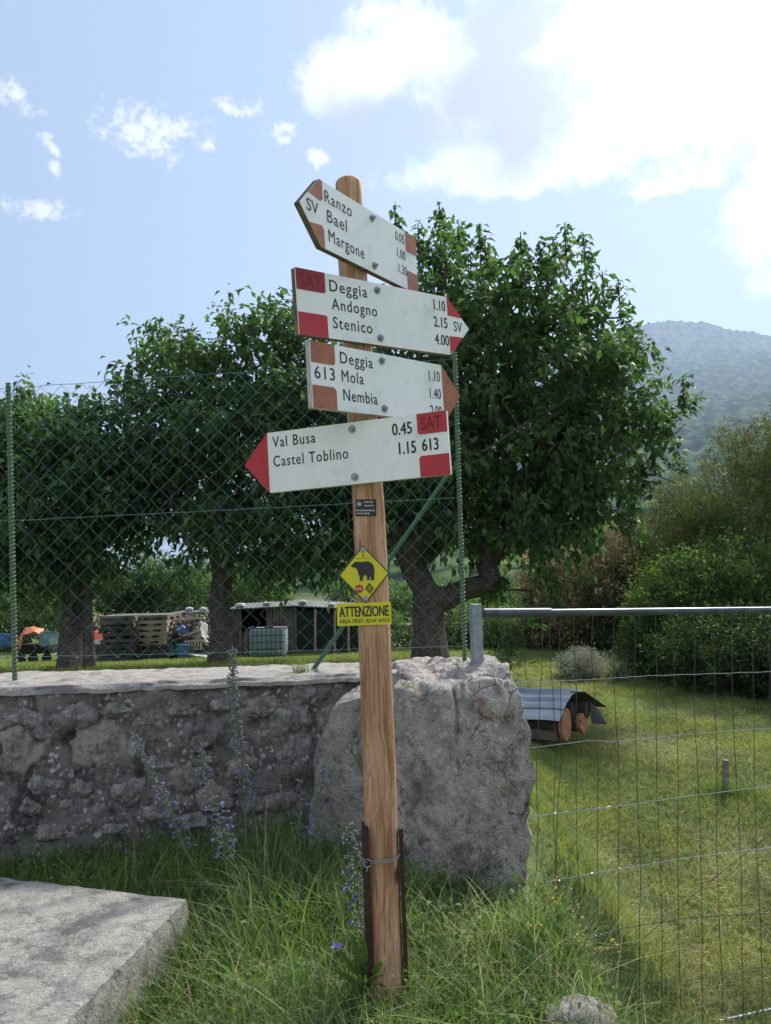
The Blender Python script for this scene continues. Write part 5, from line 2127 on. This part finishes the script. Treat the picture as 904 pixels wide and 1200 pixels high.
def build_shed():
    Ys = 12.8
    base = gp(345, Ys)
    B0 = Vector(base)
    root = empty('shed', base, label='low dark timber shed with net panels and stones on its roof', cat='shed')

    def P(x, y, d=0):
        return Vector(atY(x, y, Ys + d)) - B0
    gz = lambda x: ground_h(atY(x, 770, Ys)[0], Ys) - base[2]
    # roof: shallow gable seen from the side: two sheets
    def sheet(x0, y0, x1, y1, dpt):
        a, b_ = P(x0, y0), P(x1, y1)
        nseg = 30
        mb = MB()
        vs = []
        for i in range(nseg + 1):
            t = i / nseg
            p = a.lerp(b_, t)
            dz = .004 * (1 if i % 2 else -1)
            vs += [p + Vector((0, -.08, dz)), p + Vector((0, dpt, dz + .05)), p + Vector((0, -.08, dz - .02)), p + Vector((0, dpt, dz + .03))]
        fs = []
        for i in range(nseg):
            k = i * 4
            fs += [(k, k + 4, k + 5, k + 1), (k + 2, k + 3, k + 7, k + 6), (k, k + 2, k + 6, k + 4)]
        return mb.add(vs, fs).build('roof_sheet', MATS['roof_sheet'], root)
    sheet(266, 713.5, 346, 709.5, 1.4)
    sheet(343, 709.2, 418, 713.0, 1.45)
    # wall boards on the left part (opening between 280 and 312 at the top)
    x = 268.0
    r = random.Random(9)
    while x < 346:
        w = r.uniform(3.6, 4.6)
        top = P(x, 715 if x < 300 else 713)
        if 280 < x < 311:
            zt_ = P(x, 741).z if x < 292 else P(x, 741).z
        else:
            zt_ = top.z
        a = P(x + .2, 760)
        b_ = P(x + w - .2, 760)
        MB().box(((a.x + b_.x) / 2, r.uniform(-.008, .008), zt_ / 2), (b_.x - a.x, .025, zt_)).build('wall_board', MATS['old_wood'], root)
        x += w
    # dark interior box
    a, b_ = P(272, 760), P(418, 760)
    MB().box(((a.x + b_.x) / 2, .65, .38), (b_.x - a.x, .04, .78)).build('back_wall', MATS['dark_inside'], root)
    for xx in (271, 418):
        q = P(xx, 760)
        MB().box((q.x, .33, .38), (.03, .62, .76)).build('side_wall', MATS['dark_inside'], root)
    # net panels right
    for x0, x1 in ((346, 369), (371, 392), (394, 408), (410, 424)):
        a, b_ = P(x0, 716), P(x1, 763)
        MB().box(((a.x + b_.x) / 2, 0.01, (a.z + b_.z) / 2), (b_.x - a.x, .012, a.z - b_.z)).build('net_panel', MATS['shade_net'], root)
    for xx in (370, 393, 409):
        a, b_ = P(xx, 714), P(xx, 774)
        MB().bar(a + Vector((0, -.03, 0)), Vector((b_.x, -.03, gz(xx) - .02)), .03, .035).build('frame_post', MATS['pale_wood'], root)
    a, b_ = P(344, 772), P(418, 772)
    MB().bar(a + Vector((0, -.04, 0)), b_ + Vector((0, -.04, 0)), .03, .03).build('bottom_rail', MATS['pale_wood'], root)
    a, b_ = P(344, 764), P(418, 764)
    MB().bar(a + Vector((0, -.02, 0)), b_ + Vector((0, -.02, 0)), .02, .02).build('lower_rail', MATS['old_wood'], root)
    for i, (x, y, w, lb) in enumerate(((282, 709, 7, 'flat pale stone on the left end of the shed roof'), (312.5, 706.5, 5.5, 'white stone on the shed roof above the tank'), (355, 705, 6.5, 'largest white stone on the shed roof near its ridge'),
                                        (341, 708, 3, 'tiny pale stone beside the ridge of the shed roof'), (389, 708, 5, 'pale stone on the right half of the shed roof'))):
        s = Ys / F
        me = rock_mesh('roof_stone', (w * s, w * s * .8, w * s * .5), 80 + i, 2, .15)
        o = link_mesh('roof_stone', me, MATS['white_stone'])
        o.location = Vector(atY(x, y + 1.0, Ys + .1))
        tag(o, lb, 'stone', 'stones on the roofs')
    # water tank in its cage
    c = gp(315, Ys - .75)
    root = empty('water_tank', c, label='pale blue plastic water tank in a wire cage before the shed', cat='tank')
    w, d, h = .56, .5, .42
    MB().box((0, 0, h / 2 + .05), (w * .95, d, h)).build('tank_body', MATS['tank_plastic'], root, bevel=.045, smooth=True)
    MB().tube([(0, 0, h + .04), (0, 0, h + .07)], .07, 14).build('cap', MATS['dark_inside'], root)
    MB().box((0, 0, .02), (w, d, .05)).build('skid', MATS['galv_dark'], root)
    for i in range(9):
        x = -w / 2 + w * i / 8
        MB().tube([(x, -d / 2 - .02, .03), (x, -d / 2 - .02, h + .06)], .006, 5).build('cage_bar', MATS['galv_dark'], root)
    for j in range(5):
        z = .06 + (h - .01) * j / 4
        MB().tube([(-w / 2, -d / 2 - .022, z), (w / 2, -d / 2 - .022, z)], .007, 5).build('cage_bar', MATS['galv_dark'], root)
    for sx in (-1, 1):
        MB().tube([(sx * w / 2, -d / 2 - .02, h + .06), (sx * w / 2, d / 2, h + .06)], .007, 5).build('cage_bar', MATS['galv_dark'], root)
    MB().tube([(-w / 2, -d / 2 - .02, h + .06), (w / 2, -d / 2 - .02, h + .06)], .008, 5).build('cage_bar', MATS['galv_dark'], root)
    # door frame sticks left of the tank
    for x in (281, 287):
        a = gp(x, Ys - .25)
        o = MB().bar((0, 0, 0), (.01, 0, .42), .025, .025).build('stake', MATS['grey_wood'])
        o.location = Vector(a)
        tag(o, 'thin grey stake standing before the shed, %s of two' % ('left' if x < 285 else 'right'), 'stake', 'stakes before the shed')


build_shed()


def build_woodpile():
    # split logs under a bent corrugated sheet, its end towards the right
    Yw = 5.6
    E0 = Vector(atY(664, 849, Yw))
    gz = float(ground_h(E0.x, E0.y))
    base = Vector((E0.x - .35, E0.y + .1, gz))
    root = empty('log', base, label=None)
    bpy.data.objects.remove(root)
    ax = Vector((math.cos(math.radians(-32)), math.sin(math.radians(-32)), 0))
    side = Vector((-ax.y, ax.x, 0))
    # front logs with orange cut faces; dark filler logs added to darken the interior
    for i, (c, r_, L, lb) in enumerate(((E0, .088, .95, 'big log with a flat orange cut end under the metal sheet'),
                                       (Vector(atY(683, 847, Yw + .20)), .065, .8, 'second log with ragged orange end right of the big one'),
                                       (Vector(atY(671, 831, Yw + .12)), .045, .8, 'dark filler log on top under the sheet'),
                                       (Vector(atY(688, 832, Yw + .26)), .055, .8, 'dark filler log at the upper right under the rusty sheet'),
                                       (Vector(atY(655, 858, Yw + .10)), .07, .8, 'dark filler log low behind the big one'))):
        rt = empty('log', c, label=lb, cat='log', group='logs under the metal sheet')
        pts, rr = [], []
        rg = random.Random(i)
        for k in range(14):
            t = k / 13
            pts.append(-ax * L * t)
            rr.append(r_ * (1 + rg.uniform(-.05, .05)))
        mb = MB().tube(pts, rr, 18)
        mb.build('bark', MATS['log_bark'], rt, smooth=True)
        cut = []
        for k in range(22):
            a = 2 * math.pi * k / 22
            rk = r_ * (1.08 + rg.uniform(-.05, .04))
            cut.append(side * math.cos(a) * rk + Vector((0, 0, 1.18 if i == 0 else 1)) * math.sin(a) * rk + ax * (.004 + (rg.uniform(-.012, .02) if i == 1 else 0)))
        n = len(cut)
        back = [p - ax * .03 for p in cut]
        MB().add(cut + back + [ax * .006], [(k, (k + 1) % n, 2 * n) for k in range(n)] + [((k + 1) % n, k, n + k, n + (k + 1) % n) for k in range(n)]).build('cut_face', MATS['log_cut' if i < 2 else 'log_bark'], rt)
    # cover sheet: profile across (side,z): front skirt up to the ridge and down behind
    s = Yw / F
    c0 = Vector(atY(672, 833, Yw))
    rt = empty('metal_cover', Vector((c0.x, c0.y, gz)), label='bent blue grey corrugated metal sheet roofing a low log pile on the lawn', cat='cover')
    R0 = Vector((c0.x, c0.y, gz))
    # profile along one end from pixel readings: (px,py,depth)
    end = [(655, 846, -.10), (660, 835, -.08), (664, 824, -.05), (672, 813, .02), (681, 809, .10)]
    P = [Vector(atY(x, y, Yw + d)) - R0 for x, y, d in end]
    fine = []
    for i in range(len(P) - 1):
        for t in np.linspace(0, 1, 7)[:-1]:
            fine.append(P[i].lerp(P[i + 1], t))
    fine.append(P[-1])
    nf = len(fine)
    L = 1.1
    far = Vector(atY(600, 806, Yw + .38)) - R0
    near_top = P[-1]
    dirv = (far - near_top).normalized()
    vs = []
    m_ = 12
    for k in range(m_ + 1):
        for i, p in enumerate(fine):
            rib = .007 if (i % 8 in (0, 1)) else 0
            q = p + dirv * (L * k / m_)
            vs.append(q + Vector((0, -rib, rib)) + Vector((0, 0, .004 * math.sin(k * 1.3))))
    fs = [(k * nf + i, k * nf + i + 1, (k + 1) * nf + i + 1, (k + 1) * nf + i) for k in range(m_) for i in range(nf - 1)]
    o = MB().add(vs, fs).build('sheet', MATS['roof_metal'], rt)
    sol = o.modifiers.new('t', 'SOLIDIFY')
    sol.thickness = .004
    # dark far half: sagging down to the right
    end2 = [(681, 808.5, .10), (688, 812, .22), (698, 819, .34), (711, 828, .45)]
    Q_ = [Vector(atY(x, y, Yw + d)) - R0 for x, y, d in end2]
    vs, nf = [], len(Q_)
    for k in range(7):
        for q in Q_:
            vs.append(q + dirv * (L * k / 6) + Vector((0, 0, .006 * math.sin(k * 3))))
    fs = [(k * nf + i, k * nf + i + 1, (k + 1) * nf + i + 1, (k + 1) * nf + i) for k in range(6) for i in range(nf - 1)]
    o = MB().add(vs, fs).build('back_sheet', MATS['roof_metal_rust'], rt)
    sol = o.modifiers.new('t', 'SOLIDIFY')
    sol.thickness = .006
    # bent flap hanging at the end
    A = [Vector(atY(x, y, Yw + d)) - R0 for x, y, d in ((690, 822, .28), (702, 832, .34), (711, 849, .32), (694, 848, .26))]
    o = MB().add(A, [(0, 1, 2, 3)]).build('end_flap', MATS['roof_metal_rust'], rt)
    sol = o.modifiers.new('t', 'SOLIDIFY')
    sol.thickness = .006
    # bright bolted strip on the ridge
    MB().bar(Vector(atY(668, 809, Yw + .07)) - R0, Vector(atY(683, 810, Yw + .07)) - R0, .03, .008).build('ridge_strip', MATS['galv'], rt)
    # side board under the front skirt
    a, b_ = Vector(atY(654, 856, Yw - .02)), Vector(atY(654, 856, Yw - .02)) - ax * 1.0
    b_.z = a.z
    c = (a + b_) / 2
    o = MB().bar(a - c, b_ - c, .05, .14).build('side_board', MATS['old_wood'])
    o.location = c
    tag(o, 'dark weathered board along the foot of the log pile', 'board')


build_woodpile()


def build_lawn_stake():
    g = G(851, 930)
    h = 40 / F * g[1]
    rr = random.Random(2)
    n = 10
    vs = []
    for j, (t, k) in enumerate(((0, 1.0), (.3, .98), (.7, 1.02), (.93, 1.0), (1.0, .8))):
        for i in range(n):
            a = 2 * math.pi * i / n
            r_ = .021 * k * (1 + rr.uniform(-.08, .08))
            vs.append((math.cos(a) * r_ + .01 * t, math.sin(a) * r_, h * t + (rr.uniform(-.006, .006) if t == 1 else 0)))
    fs = [(j * n + i, j * n + (i + 1) % n, (j + 1) * n + (i + 1) % n, (j + 1) * n + i) for j in range(4) for i in range(n)] + [tuple(4 * n + i for i in range(n))]
    o = MB().add(vs, fs).build('wooden_stake', MATS['grey_wood'], smooth=True)
    o.location = Vector(g) - Vector((0, 0, .02))
    tag(o, 'short grey wooden stake standing alone in the lawn', 'stake')
    return g


STAKE = build_lawn_stake()

# ------------------------------------------------------------------ grass
def blades(X, Y, Z, H, Wd, lean, r, seg=3):
    """curved tapering blades; returns V, quads/tri-as-quad arrays"""
    n = len(X)
    a = r.random(n) * 2 * np.pi
    dx, dy = np.cos(a), np.sin(a)
    b = a + np.pi / 2 + r.normal(size=n) * .5
    sx, sy = np.cos(b), np.sin(b)
    Vs = []
    for k in range(seg + 1):
        t = k / seg
        off = lean * H * t ** 2
        hz = H * (t - .28 * np.minimum(lean, 1.3) * t ** 2.2)
        w = Wd * (1 - t) ** .7 * .5 if k < seg else Wd * .04
        cx, cy, cz = X + dx * off, Y + dy * off, Z + hz
        Vs.append(np.stack([cx - sx * w, cy - sy * w, cz], 1))
        Vs.append(np.stack([cx + sx * w, cy + sy * w, cz], 1))
    m_ = 2 * (seg + 1)
    V = np.stack(Vs, 1).reshape(-1, 3)
    base = (np.arange(n) * m_)[:, None]
    q = np.concatenate([base + np.array([[2 * k, 2 * k + 1, 2 * k + 3, 2 * k + 2]]) for k in range(seg)], 1).reshape(-1, 4)
    return V, q


def grass_obj(name, label, X, Y, H, Wd, lean, m, r, seg=3, parent=None):
    Z = ground_h(X, Y) - .01
    V, q = blades(X, Y, Z, H, Wd, lean, r, seg)
    o = link_mesh(name, np_mesh(name, V, q), MATS[m])
    tag(o, label, 'grass', kind='stuff')
    return o


def build_grass():
    r = np.random.default_rng(77)
    # tall grass on the bank
    n = 62000
    X = r.uniform(-2.3, 1.0, n)
    Y = r.uniform(1.25, 3.02, n)
    bump_ = .5 + .5 * np.array([noise.noise(Vector((x * 3.1, y * 3.1, 5))) for x, y in zip(X, Y)])
    keep = ~in_slab(X, Y, .0) & (Y < 2.97 + (X + 1.5) * .09) & ~((X > -.02) & (X < .52) & (Y > 2.76)) & (np.abs(X) < .62 * Y + .25)
    keep &= (np.hypot(X - post_base[0], Y - 2.0) > .045)
    keep &= r.random(n) < (.35 + bump_)
    keep &= r.random(n) < np.interp(X, [.5, .7, .85, 1.0], [1, .75, .35, .12])
    X, Y, bp = X[keep], Y[keep], bump_[keep]
    H = r.uniform(.06, .19, len(X)) * (.55 + .95 * bp)
    H *= np.interp(X, [.55, .95], [1, .6])
    tall = r.random(len(X)) < .10
    H[tall] *= 1.5
    H *= np.interp(Y, [1.2, 1.7, 2.4], [.55, .8, 1.0])
    H *= np.where((X < -.15) & (Y > 2.5), 1.1, 1.0)
    # keep the slab and the stones clear
    H *= np.where(in_slab(X, Y, .12), .75, 1)
    Wd = r.uniform(.003, .0075, len(X))
    H *= np.where((X > -.05) & (X < .6) & (Y > 2.35), .6, 1.0)
    lean = np.abs(r.normal(size=len(X))) * .65 + .15
    grass_obj('tall_grass', 'long unmown grass on the bank round the sign post', X, Y, H, Wd, lean, 'grass_tall', r, 5)
    # seed stalks standing above the rest
    n = 45
    X2 = r.uniform(-1.5, .75, n)
    Y2 = r.uniform(1.7, 2.85, n)
    k = ~in_slab(X2, Y2, .05)
    X2, Y2 = X2[k], Y2[k]
    grass_obj('seed_stalks', 'thin pale seed stalks rising from the long grass', X2, Y2, r.uniform(.25, .42, len(X2)), np.full(len(X2), .0032), np.abs(r.normal(size=len(X2))) * .3 + .1, 'grass_dry', r, 6)
    # broad leaves of mixed weeds low in the grass
    n = 4200
    cx, cy = r.uniform(-1.5, .85, 70), r.uniform(1.5, 2.9, 70)
    idx = r.integers(0, 70, n)
    X2, Y2 = cx[idx] + r.normal(size=n) * .05, cy[idx] + r.normal(size=n) * .05
    k = ~in_slab(X2, Y2, .03) & (Y2 < 2.9) & ~((X2 > -.02) & (X2 < .52) & (Y2 > 2.76)) & (np.hypot(X2 - post_base[0], Y2 - 2.0) > .06)
    X2, Y2 = X2[k], Y2[k]
    P2 = np.stack([X2, Y2, ground_h(X2, Y2) + r.uniform(.03, .14, len(X2))], 1)
    D2 = rand_dirs(len(X2), r) + np.array([0, 0, .3])
    D2 /= np.linalg.norm(D2, axis=1, keepdims=True)
    V2, Q2 = leaf_arrays(P2, D2, rand_dirs(len(X2), r) * .4 + np.array([0, 0, 1.0]), r.uniform(.012, .030, len(X2)), wid=.5)
    o = link_mesh('mixed_weeds', np_mesh('mixed_weeds', V2, Q2), MATS['leaf_bright'])
    tag(o, 'small broad leaved weeds mixed into the long grass', 'weeds', kind='stuff')
    # dead straw lying between
    n = 2000
    X = r.uniform(-1.9, 1.15, n)
    Y = r.uniform(1.4, 3.0, n)
    k = ~in_slab(X, Y, .02) & (Y < 2.95 + (X + 1.5) * .09) & ~((X > -.02) & (X < .52) & (Y > 2.76))
    X, Y = X[k], Y[k]
    grass_obj('dry_grass', 'dead straw coloured stalks among the long grass', X, Y, r.uniform(.08, .26, len(X)), r.uniform(.0018, .0032, len(X)), np.abs(r.normal(size=len(X))) * 1.1 + .3, 'grass_dry', r, 5)
    # lawn right of and beyond the gate, thinning out with distance
    xs, ys, hs, ws = [], [], [], []
    for (y0, y1, n, h, w) in ((2.6, 4.4, 46000, .060, .0042), (4.4, 6.5, 60000, .050, .0055), (6.5, 9.5, 56000, .045, .008), (9.5, 14, 42000, .045, .013)):
        Y = r.uniform(y0, y1, n)
        X = r.uniform(.10 * Y - .0, .62 * Y + .35, n)
        k = (r.random(n) < np.interp(X, [.5, .95], [0, 1])) | (Y > 3.6)
        k &= (X > .52) | (Y > 3.6)
        nn = np.array([noise.noise(Vector((x * 1.3, y * 1.3, 3))) for x, y in zip(X[k], Y[k])])
        xs.append(X[k]); ys.append(Y[k])
        hs.append(h * r.uniform(.5, 1.3, k.sum()) * (1 + .7 * nn))
        ws.append(w * r.uniform(.7, 1.3, k.sum()))
    X, Y, H, Wd = map(np.concatenate, (xs, ys, hs, ws))
    grass_obj('lawn_grass', 'short sunlit lawn grass beyond the gate', X, Y, H, Wd, np.abs(r.normal(size=len(X))) * .6 + .2, 'grass_lawn', r, 2)
    # patches of dry cuttings on the lawn
    n = 9000
    cs = [G(880, 1040), G(720, 1000), G(800, 1130), G(870, 1120), G(660, 860), G(760, 880), G(850, 860), G(640, 800)]
    X, Y = [], []
    for c in cs:
        X.append(c[0] + r.normal(size=n // 8) * .10 * c[1] * .45)
        Y.append(c[1] + r.normal(size=n // 8) * .10 * c[1])
    X, Y = np.concatenate(X), np.concatenate(Y)
    k = (X > .12 * Y + .1) & ((X > .6) | (Y > 3.6))
    X, Y = X[k], Y[k]
    grass_obj('dry_cuttings', 'patches of dry mown grass on the lawn', X, Y, r.uniform(.03, .07, len(X)), .0011 * Y, np.abs(r.normal(size=len(X))) * 1.2 + .6, 'grass_dry', r, 3)
    # yard lawn under the trees (left of the block)
    n = 60000
    Y = r.uniform(7.0, 14.0, n)
    X = r.uniform(-.62 * Y, .12 * Y, n)
    grass_obj('yard_grass', 'short grass of the yard under the fruit trees', X, Y, r.uniform(.03, .07, n), r.uniform(.008, .014, n), np.abs(r.normal(size=n)) * .5 + .2, 'grass_lawn', r, 2)
    # tuft round the stake
    n = 260
    X = STAKE[0] + r.normal(size=n) * .07 - .02
    Y = STAKE[1] + r.normal(size=n) * .04
    o = grass_obj('grass_tuft', 'darker tuft of longer grass at the foot of the lawn stake', X, Y, r.uniform(.06, .12, n), np.full(n, .006), np.abs(r.normal(size=n)) * .5 + .2, 'grass_tall', r, 3)
    # tuft on the wall top and mixed weeds at the bank edge
    c = atY(352, 789, 3.12)
    n = 60
    X = c[0] + r.normal(size=n) * .018
    Y = 3.2 + r.normal(size=n) * .012
    V, q = blades(X, Y, np.full(n, WZ - .005), r.uniform(.03, .10, n), np.full(n, .003), np.abs(r.normal(size=n)) * .5 + .15, r, 4)
    o = link_mesh('grass_tuft', np_mesh('grass_tuft', V, q), MATS['leaf_bright'])
    tag(o, 'fresh grass tuft growing on the wall top near the brace', 'grass', kind='stuff')


build_grass()


def flower_spike(root_px, top_px, Y, label, seed, density=1.0, blue=.6, rad=.028, grey_top=0.3, foot=None):
    """viper's bugloss: hairy stem, narrow leaves, short curled side sprays with blue flowers"""
    r = random.Random(seed)
    b = np.array(atY(*root_px, Y))
    t = np.array(atY(*top_px, Y))
    gz = float(ground_h(b[0], b[1]))
    d = (t - b)
    foot = b - d / d[2] * max(0, (b[2] - gz))
    rt = empty('bugloss_plant', foot, label=label, cat='wildflower', group='tall blue wildflowers before the wall')
    F0 = Vector(foot)
    base, top = Vector(foot) - F0, Vector(t) - F0
    L = (top - base).length
    pts = [base.lerp(top, k / 12) + Vector((.006 * math.sin(k * .9 + seed), .004 * math.cos(k), 0)) for k in range(13)]
    MB().tube(pts, [.0038 * (1 - .65 * k / 12) for k in range(13)], 6).build('stem', MATS['stem_green'], rt, smooth=True)
    bud, fl, lf = MB(), MB(), MB()

    def pt(u):
        k = u * 12
        i = min(int(k), 11)
        return pts[i].lerp(pts[i + 1], k - i)
    nb = int(64 * density * max(.5, L / .6))
    lower = .32
    for i in range(nb):
        u = lower + (1 - lower) * (i + r.random()) / nb
        a = i * 2.4 + r.random()
        R_ = rad * (1.15 - .75 * (u - lower) / (1 - lower)) * r.uniform(.7, 1.2)
        c = pt(u)
        out = Vector((math.cos(a), math.sin(a), 0))
        # curled side spray
        p1 = c + out * R_ * .6 + Vector((0, 0, R_ * .35))
        p2 = c + out * R_ + Vector((0, 0, R_ * .30))
        bud.tube([c, p1, p2], [.0012, .0022, .0016], 4)
        for q in range(3):
            e = p1.lerp(p2, q / 2) + Vector((r.gauss(0, .003), r.gauss(0, .003), r.gauss(0, .003) + .003))
            bud.box(e, (.0045, .0045, .006), Matrix.Rotation(r.random() * 3, 3, 'X') @ Matrix.Rotation(r.random() * 3, 3, 'Y'))
        prob = .7 * blue * (1.0 if u < 1 - grey_top else .35)
        if r.random() < prob:
            # funnel flower: five petals
            ctr = p2 + out * .004
            R3 = out.to_track_quat('Z', 'Y').to_matrix()
            rr_ = r.uniform(.005, .0085)
            vs = [ctr - out * .004]
            for k in range(10):
                an = 2 * math.pi * k / 10
                rk = rr_ * (1.0 if k % 2 == 0 else .68)
                vs.append(ctr + R3 @ Vector((math.cos(an) * rk, math.sin(an) * rk, .005)))
            fl.add(vs, [(0, 1 + k, 1 + (k + 1) % 10) for k in range(10)])
        # narrow leaf under the spray
        if r.random() < .8:
            ll = r.uniform(.022, .05) * (1.3 - .6 * u)
            sd = out.cross(Vector((0, 0, 1))) * .0026
            m1 = c + out * ll * .5 + Vector((0, 0, ll * .25))
            tp = c + out * ll + Vector((0, 0, ll * r.uniform(-.1, .4)))
            lf.add([c, m1 + sd, tp, m1 - sd], [(0, 1, 2, 3)])
    for i in range(int(16 * density)):
        u = lower * r.random()
        a = r.random() * 6.28
        c = pt(u)
        out = Vector((math.cos(a), math.sin(a), 0))
        ll = r.uniform(.05, .09)
        sd = out.cross(Vector((0, 0, 1))) * .0045
        m1 = c + out * ll * .5 + Vector((0, 0, ll * .35))
        tp = c + out * ll + Vector((0, 0, ll * r.uniform(-.1, .3)))
        lf.add([c, m1 + sd, tp, m1 - sd], [(0, 1, 2, 3)])
    tag(bud.build('side_sprays', MATS['bud_grey'], rt), kind='stuff')
    if fl.v:
        tag(fl.build('flowers', MATS['flower_blue'], rt), kind='stuff')
    tag(lf.build('leaves', MATS['leaf_bright'], rt), kind='stuff')
    return rt


def build_flowers():
    flower_spike((210, 975), (157, 862), 2.72, 'blue wildflower spike leaning left, furthest left before the wall', 1, .8, .75, .026)
    flower_spike((264, 1000), (236, 880), 2.62, 'bushy blue wildflower spike between the leaning and the tallest one', 2, 1.1, .9, .034)
    flower_spike((290, 975), (270, 762), 2.80, 'tallest blue wildflower spike reaching above the wall top', 3, 1.4, .45, .030, .45)
    flower_spike((372, 985), (377, 898), 2.74, 'short blue wildflower in front of the smaller boulder edge', 4, .8, .8, .026)
    flower_spike((420, 1055), (408, 968), 2.12, 'blue wildflower spike just left of the post foot', 5, 1.0, .8, .028)
    flower_spike((352, 975), (352, 915), 2.78, 'small greyish wildflower spike beside the smaller boulder', 6, .7, .25, .022)
    # single low blue flower head left of the post foot
    p = Vector(atY(392, 1110, 2.0))
    gz = float(ground_h(p.x, p.y))
    rt = empty('blue_flower', (p.x, p.y, gz), label='single low blue flower head in the grass left of the post foot', cat='wildflower')
    MB().tube([(0, 0, 0), (.004, 0, p.z - gz)], .0015, 5).build('stem', MATS['stem_green'], rt)
    mb = MB()
    r = random.Random(4)
    for k in range(22):
        d = Vector((r.gauss(0, 1), r.gauss(0, 1), abs(r.gauss(0, .6)))).normalized()
        s = d.orthogonal().normalized() * .0028
        c = Vector((.004, 0, p.z - gz))
        mb.add([c, c + d * .009 + s, c + d * .017, c + d * .009 - s], [(0, 1, 2, 3)])
    mb.build('petals', MATS['flower_blue'], rt)
    # yellow bedstraw at the bank edge
    for i, (x, y, Y, hh, n, lb) in enumerate(((650, 1100, 2.62, .16, 110, 'yellow flowering weed at the bank edge below the big block'), (672, 1150, 2.5, .17, 150, 'yellow flowering weed just above the small rock'),
                                            (598, 1180, 2.2, .10, 40, 'small yellow flowers low in the grass near the frame bottom'), (640, 1045, 2.78, .12, 30, 'few yellow blossoms beside the right foot of the block'),
                                            (560, 1150, 2.2, .14, 24, 'scattered tiny yellow flowers right of the post foot'))):
        c = Vector(atY(x, y, Y))
        gz = float(ground_h(c.x, c.y))
        rt = empty('yellow_weed', (c.x, c.y, gz), label=lb, cat='wildflower', group='yellow weeds on the bank')
        h0 = max(.06, c.z - gz)
        st, fl, lf = MB(), MB(), MB()
        r = random.Random(20 + i)
        for k in range(12):
            t = Vector((r.gauss(0, .05), r.gauss(0, .03) - .03, h0 + r.uniform(-.02, .08)))
            st.tube([(r.gauss(0, .015), r.gauss(0, .01), -.01), t * .6, t], .0010, 4)
            for q in range(max(2, n // 12)):
                u = r.uniform(.6, 1.02)
                e = t * u + Vector((r.gauss(0, .010), r.gauss(0, .010), r.gauss(0, .006)))
                s = r.uniform(.0035, .0065)
                fl.box(e, (s, s, s * .8), Matrix.Rotation(r.random() * 3, 3, 'X'))
            for q in range(10):
                u = r.uniform(.1, .9)
                e = t * u
                dd = Vector((r.gauss(0, 1), r.gauss(0, 1), .4)).normalized()
                s = dd.orthogonal().normalized() * .002
                lf.add([e, e + dd * .01 + s, e + dd * .022, e + dd * .01 - s], [(0, 1, 2, 3)])
        st.build('stems', MATS['stem_green'], rt)
        fl.build('blossom', MATS['flower_yellow'], rt)
        lf.build('leaves', MATS['leaf_bright'], rt)
    # little yellow weed rooted in the joint beside the post
    c = Vector(atY(478, 806, 2.83))
    rt = empty('yellow_weed', c, label='tiny yellow weed rooted in the crack on top of the big block', cat='wildflower', group='yellow weeds on the bank')
    fl, lf = MB(), MB()
    r = random.Random(50)
    for k in range(60):
        d = Vector((r.gauss(0, .025), r.gauss(0, .006), abs(r.gauss(0, .016))))
        n_ = Vector((r.gauss(0, 1), r.gauss(0, 1), .5)).normalized()
        s = n_.orthogonal().normalized() * .002
        (fl if r.random() < .45 else lf).add([d, d + n_ * .004 + s, d + n_ * .009, d + n_ * .004 - s], [(0, 1, 2, 3)])
    fl.build('blossom', MATS['flower_yellow'], rt)
    lf.build('leaves', MATS['leaf_bright'], rt)
    # broad leaved plant at the post foot
    b_ = Vector(G(428, 1168))
    rt = empty('broadleaf_weed', b_, label='broad leaved green weed at the left foot of the post', cat='weed')
    for k, (px, py, w) in enumerate(((428, 1098, .009), (398, 1112, .008), (452, 1122, .009), (412, 1092, .008), (388, 1135, .009), (446, 1140, .008))):
        tip = Vector(atY(px, py, 1.88 - .01 * k)) - b_
        mb = MB()
        st = Vector((0, 0, 0))
        side = Vector((tip.z, 0, -tip.x)).normalized()
        pts = []
        nseg = 7
        for j in range(nseg + 1):
            u = j / nseg
            c = st.lerp(tip, u) + Vector((0, -.02 * math.sin(u * 3.1), .02 * math.sin(u * 3.1)))
            ww = w * math.sin(math.pi * min(1, u * .92 + .08)) ** .8
            pts.append((c, ww))
        vs = []
        for c, ww in pts:
            vs += [c - side * ww, c + Vector((0, .003, -.002)), c + side * ww]
        fs = []
        for j in range(nseg):
            k0 = j * 3
            fs += [(k0, k0 + 1, k0 + 4, k0 + 3), (k0 + 1, k0 + 2, k0 + 5, k0 + 4)]
        mb.add(vs, fs).build('leaf', MATS['leaf_bright'], rt, smooth=True)


build_flowers()

tot = sum(len(o.data.polygons) for o in sc.objects if o.type == 'MESH')
print('objects', len(sc.objects), 'faces', tot)
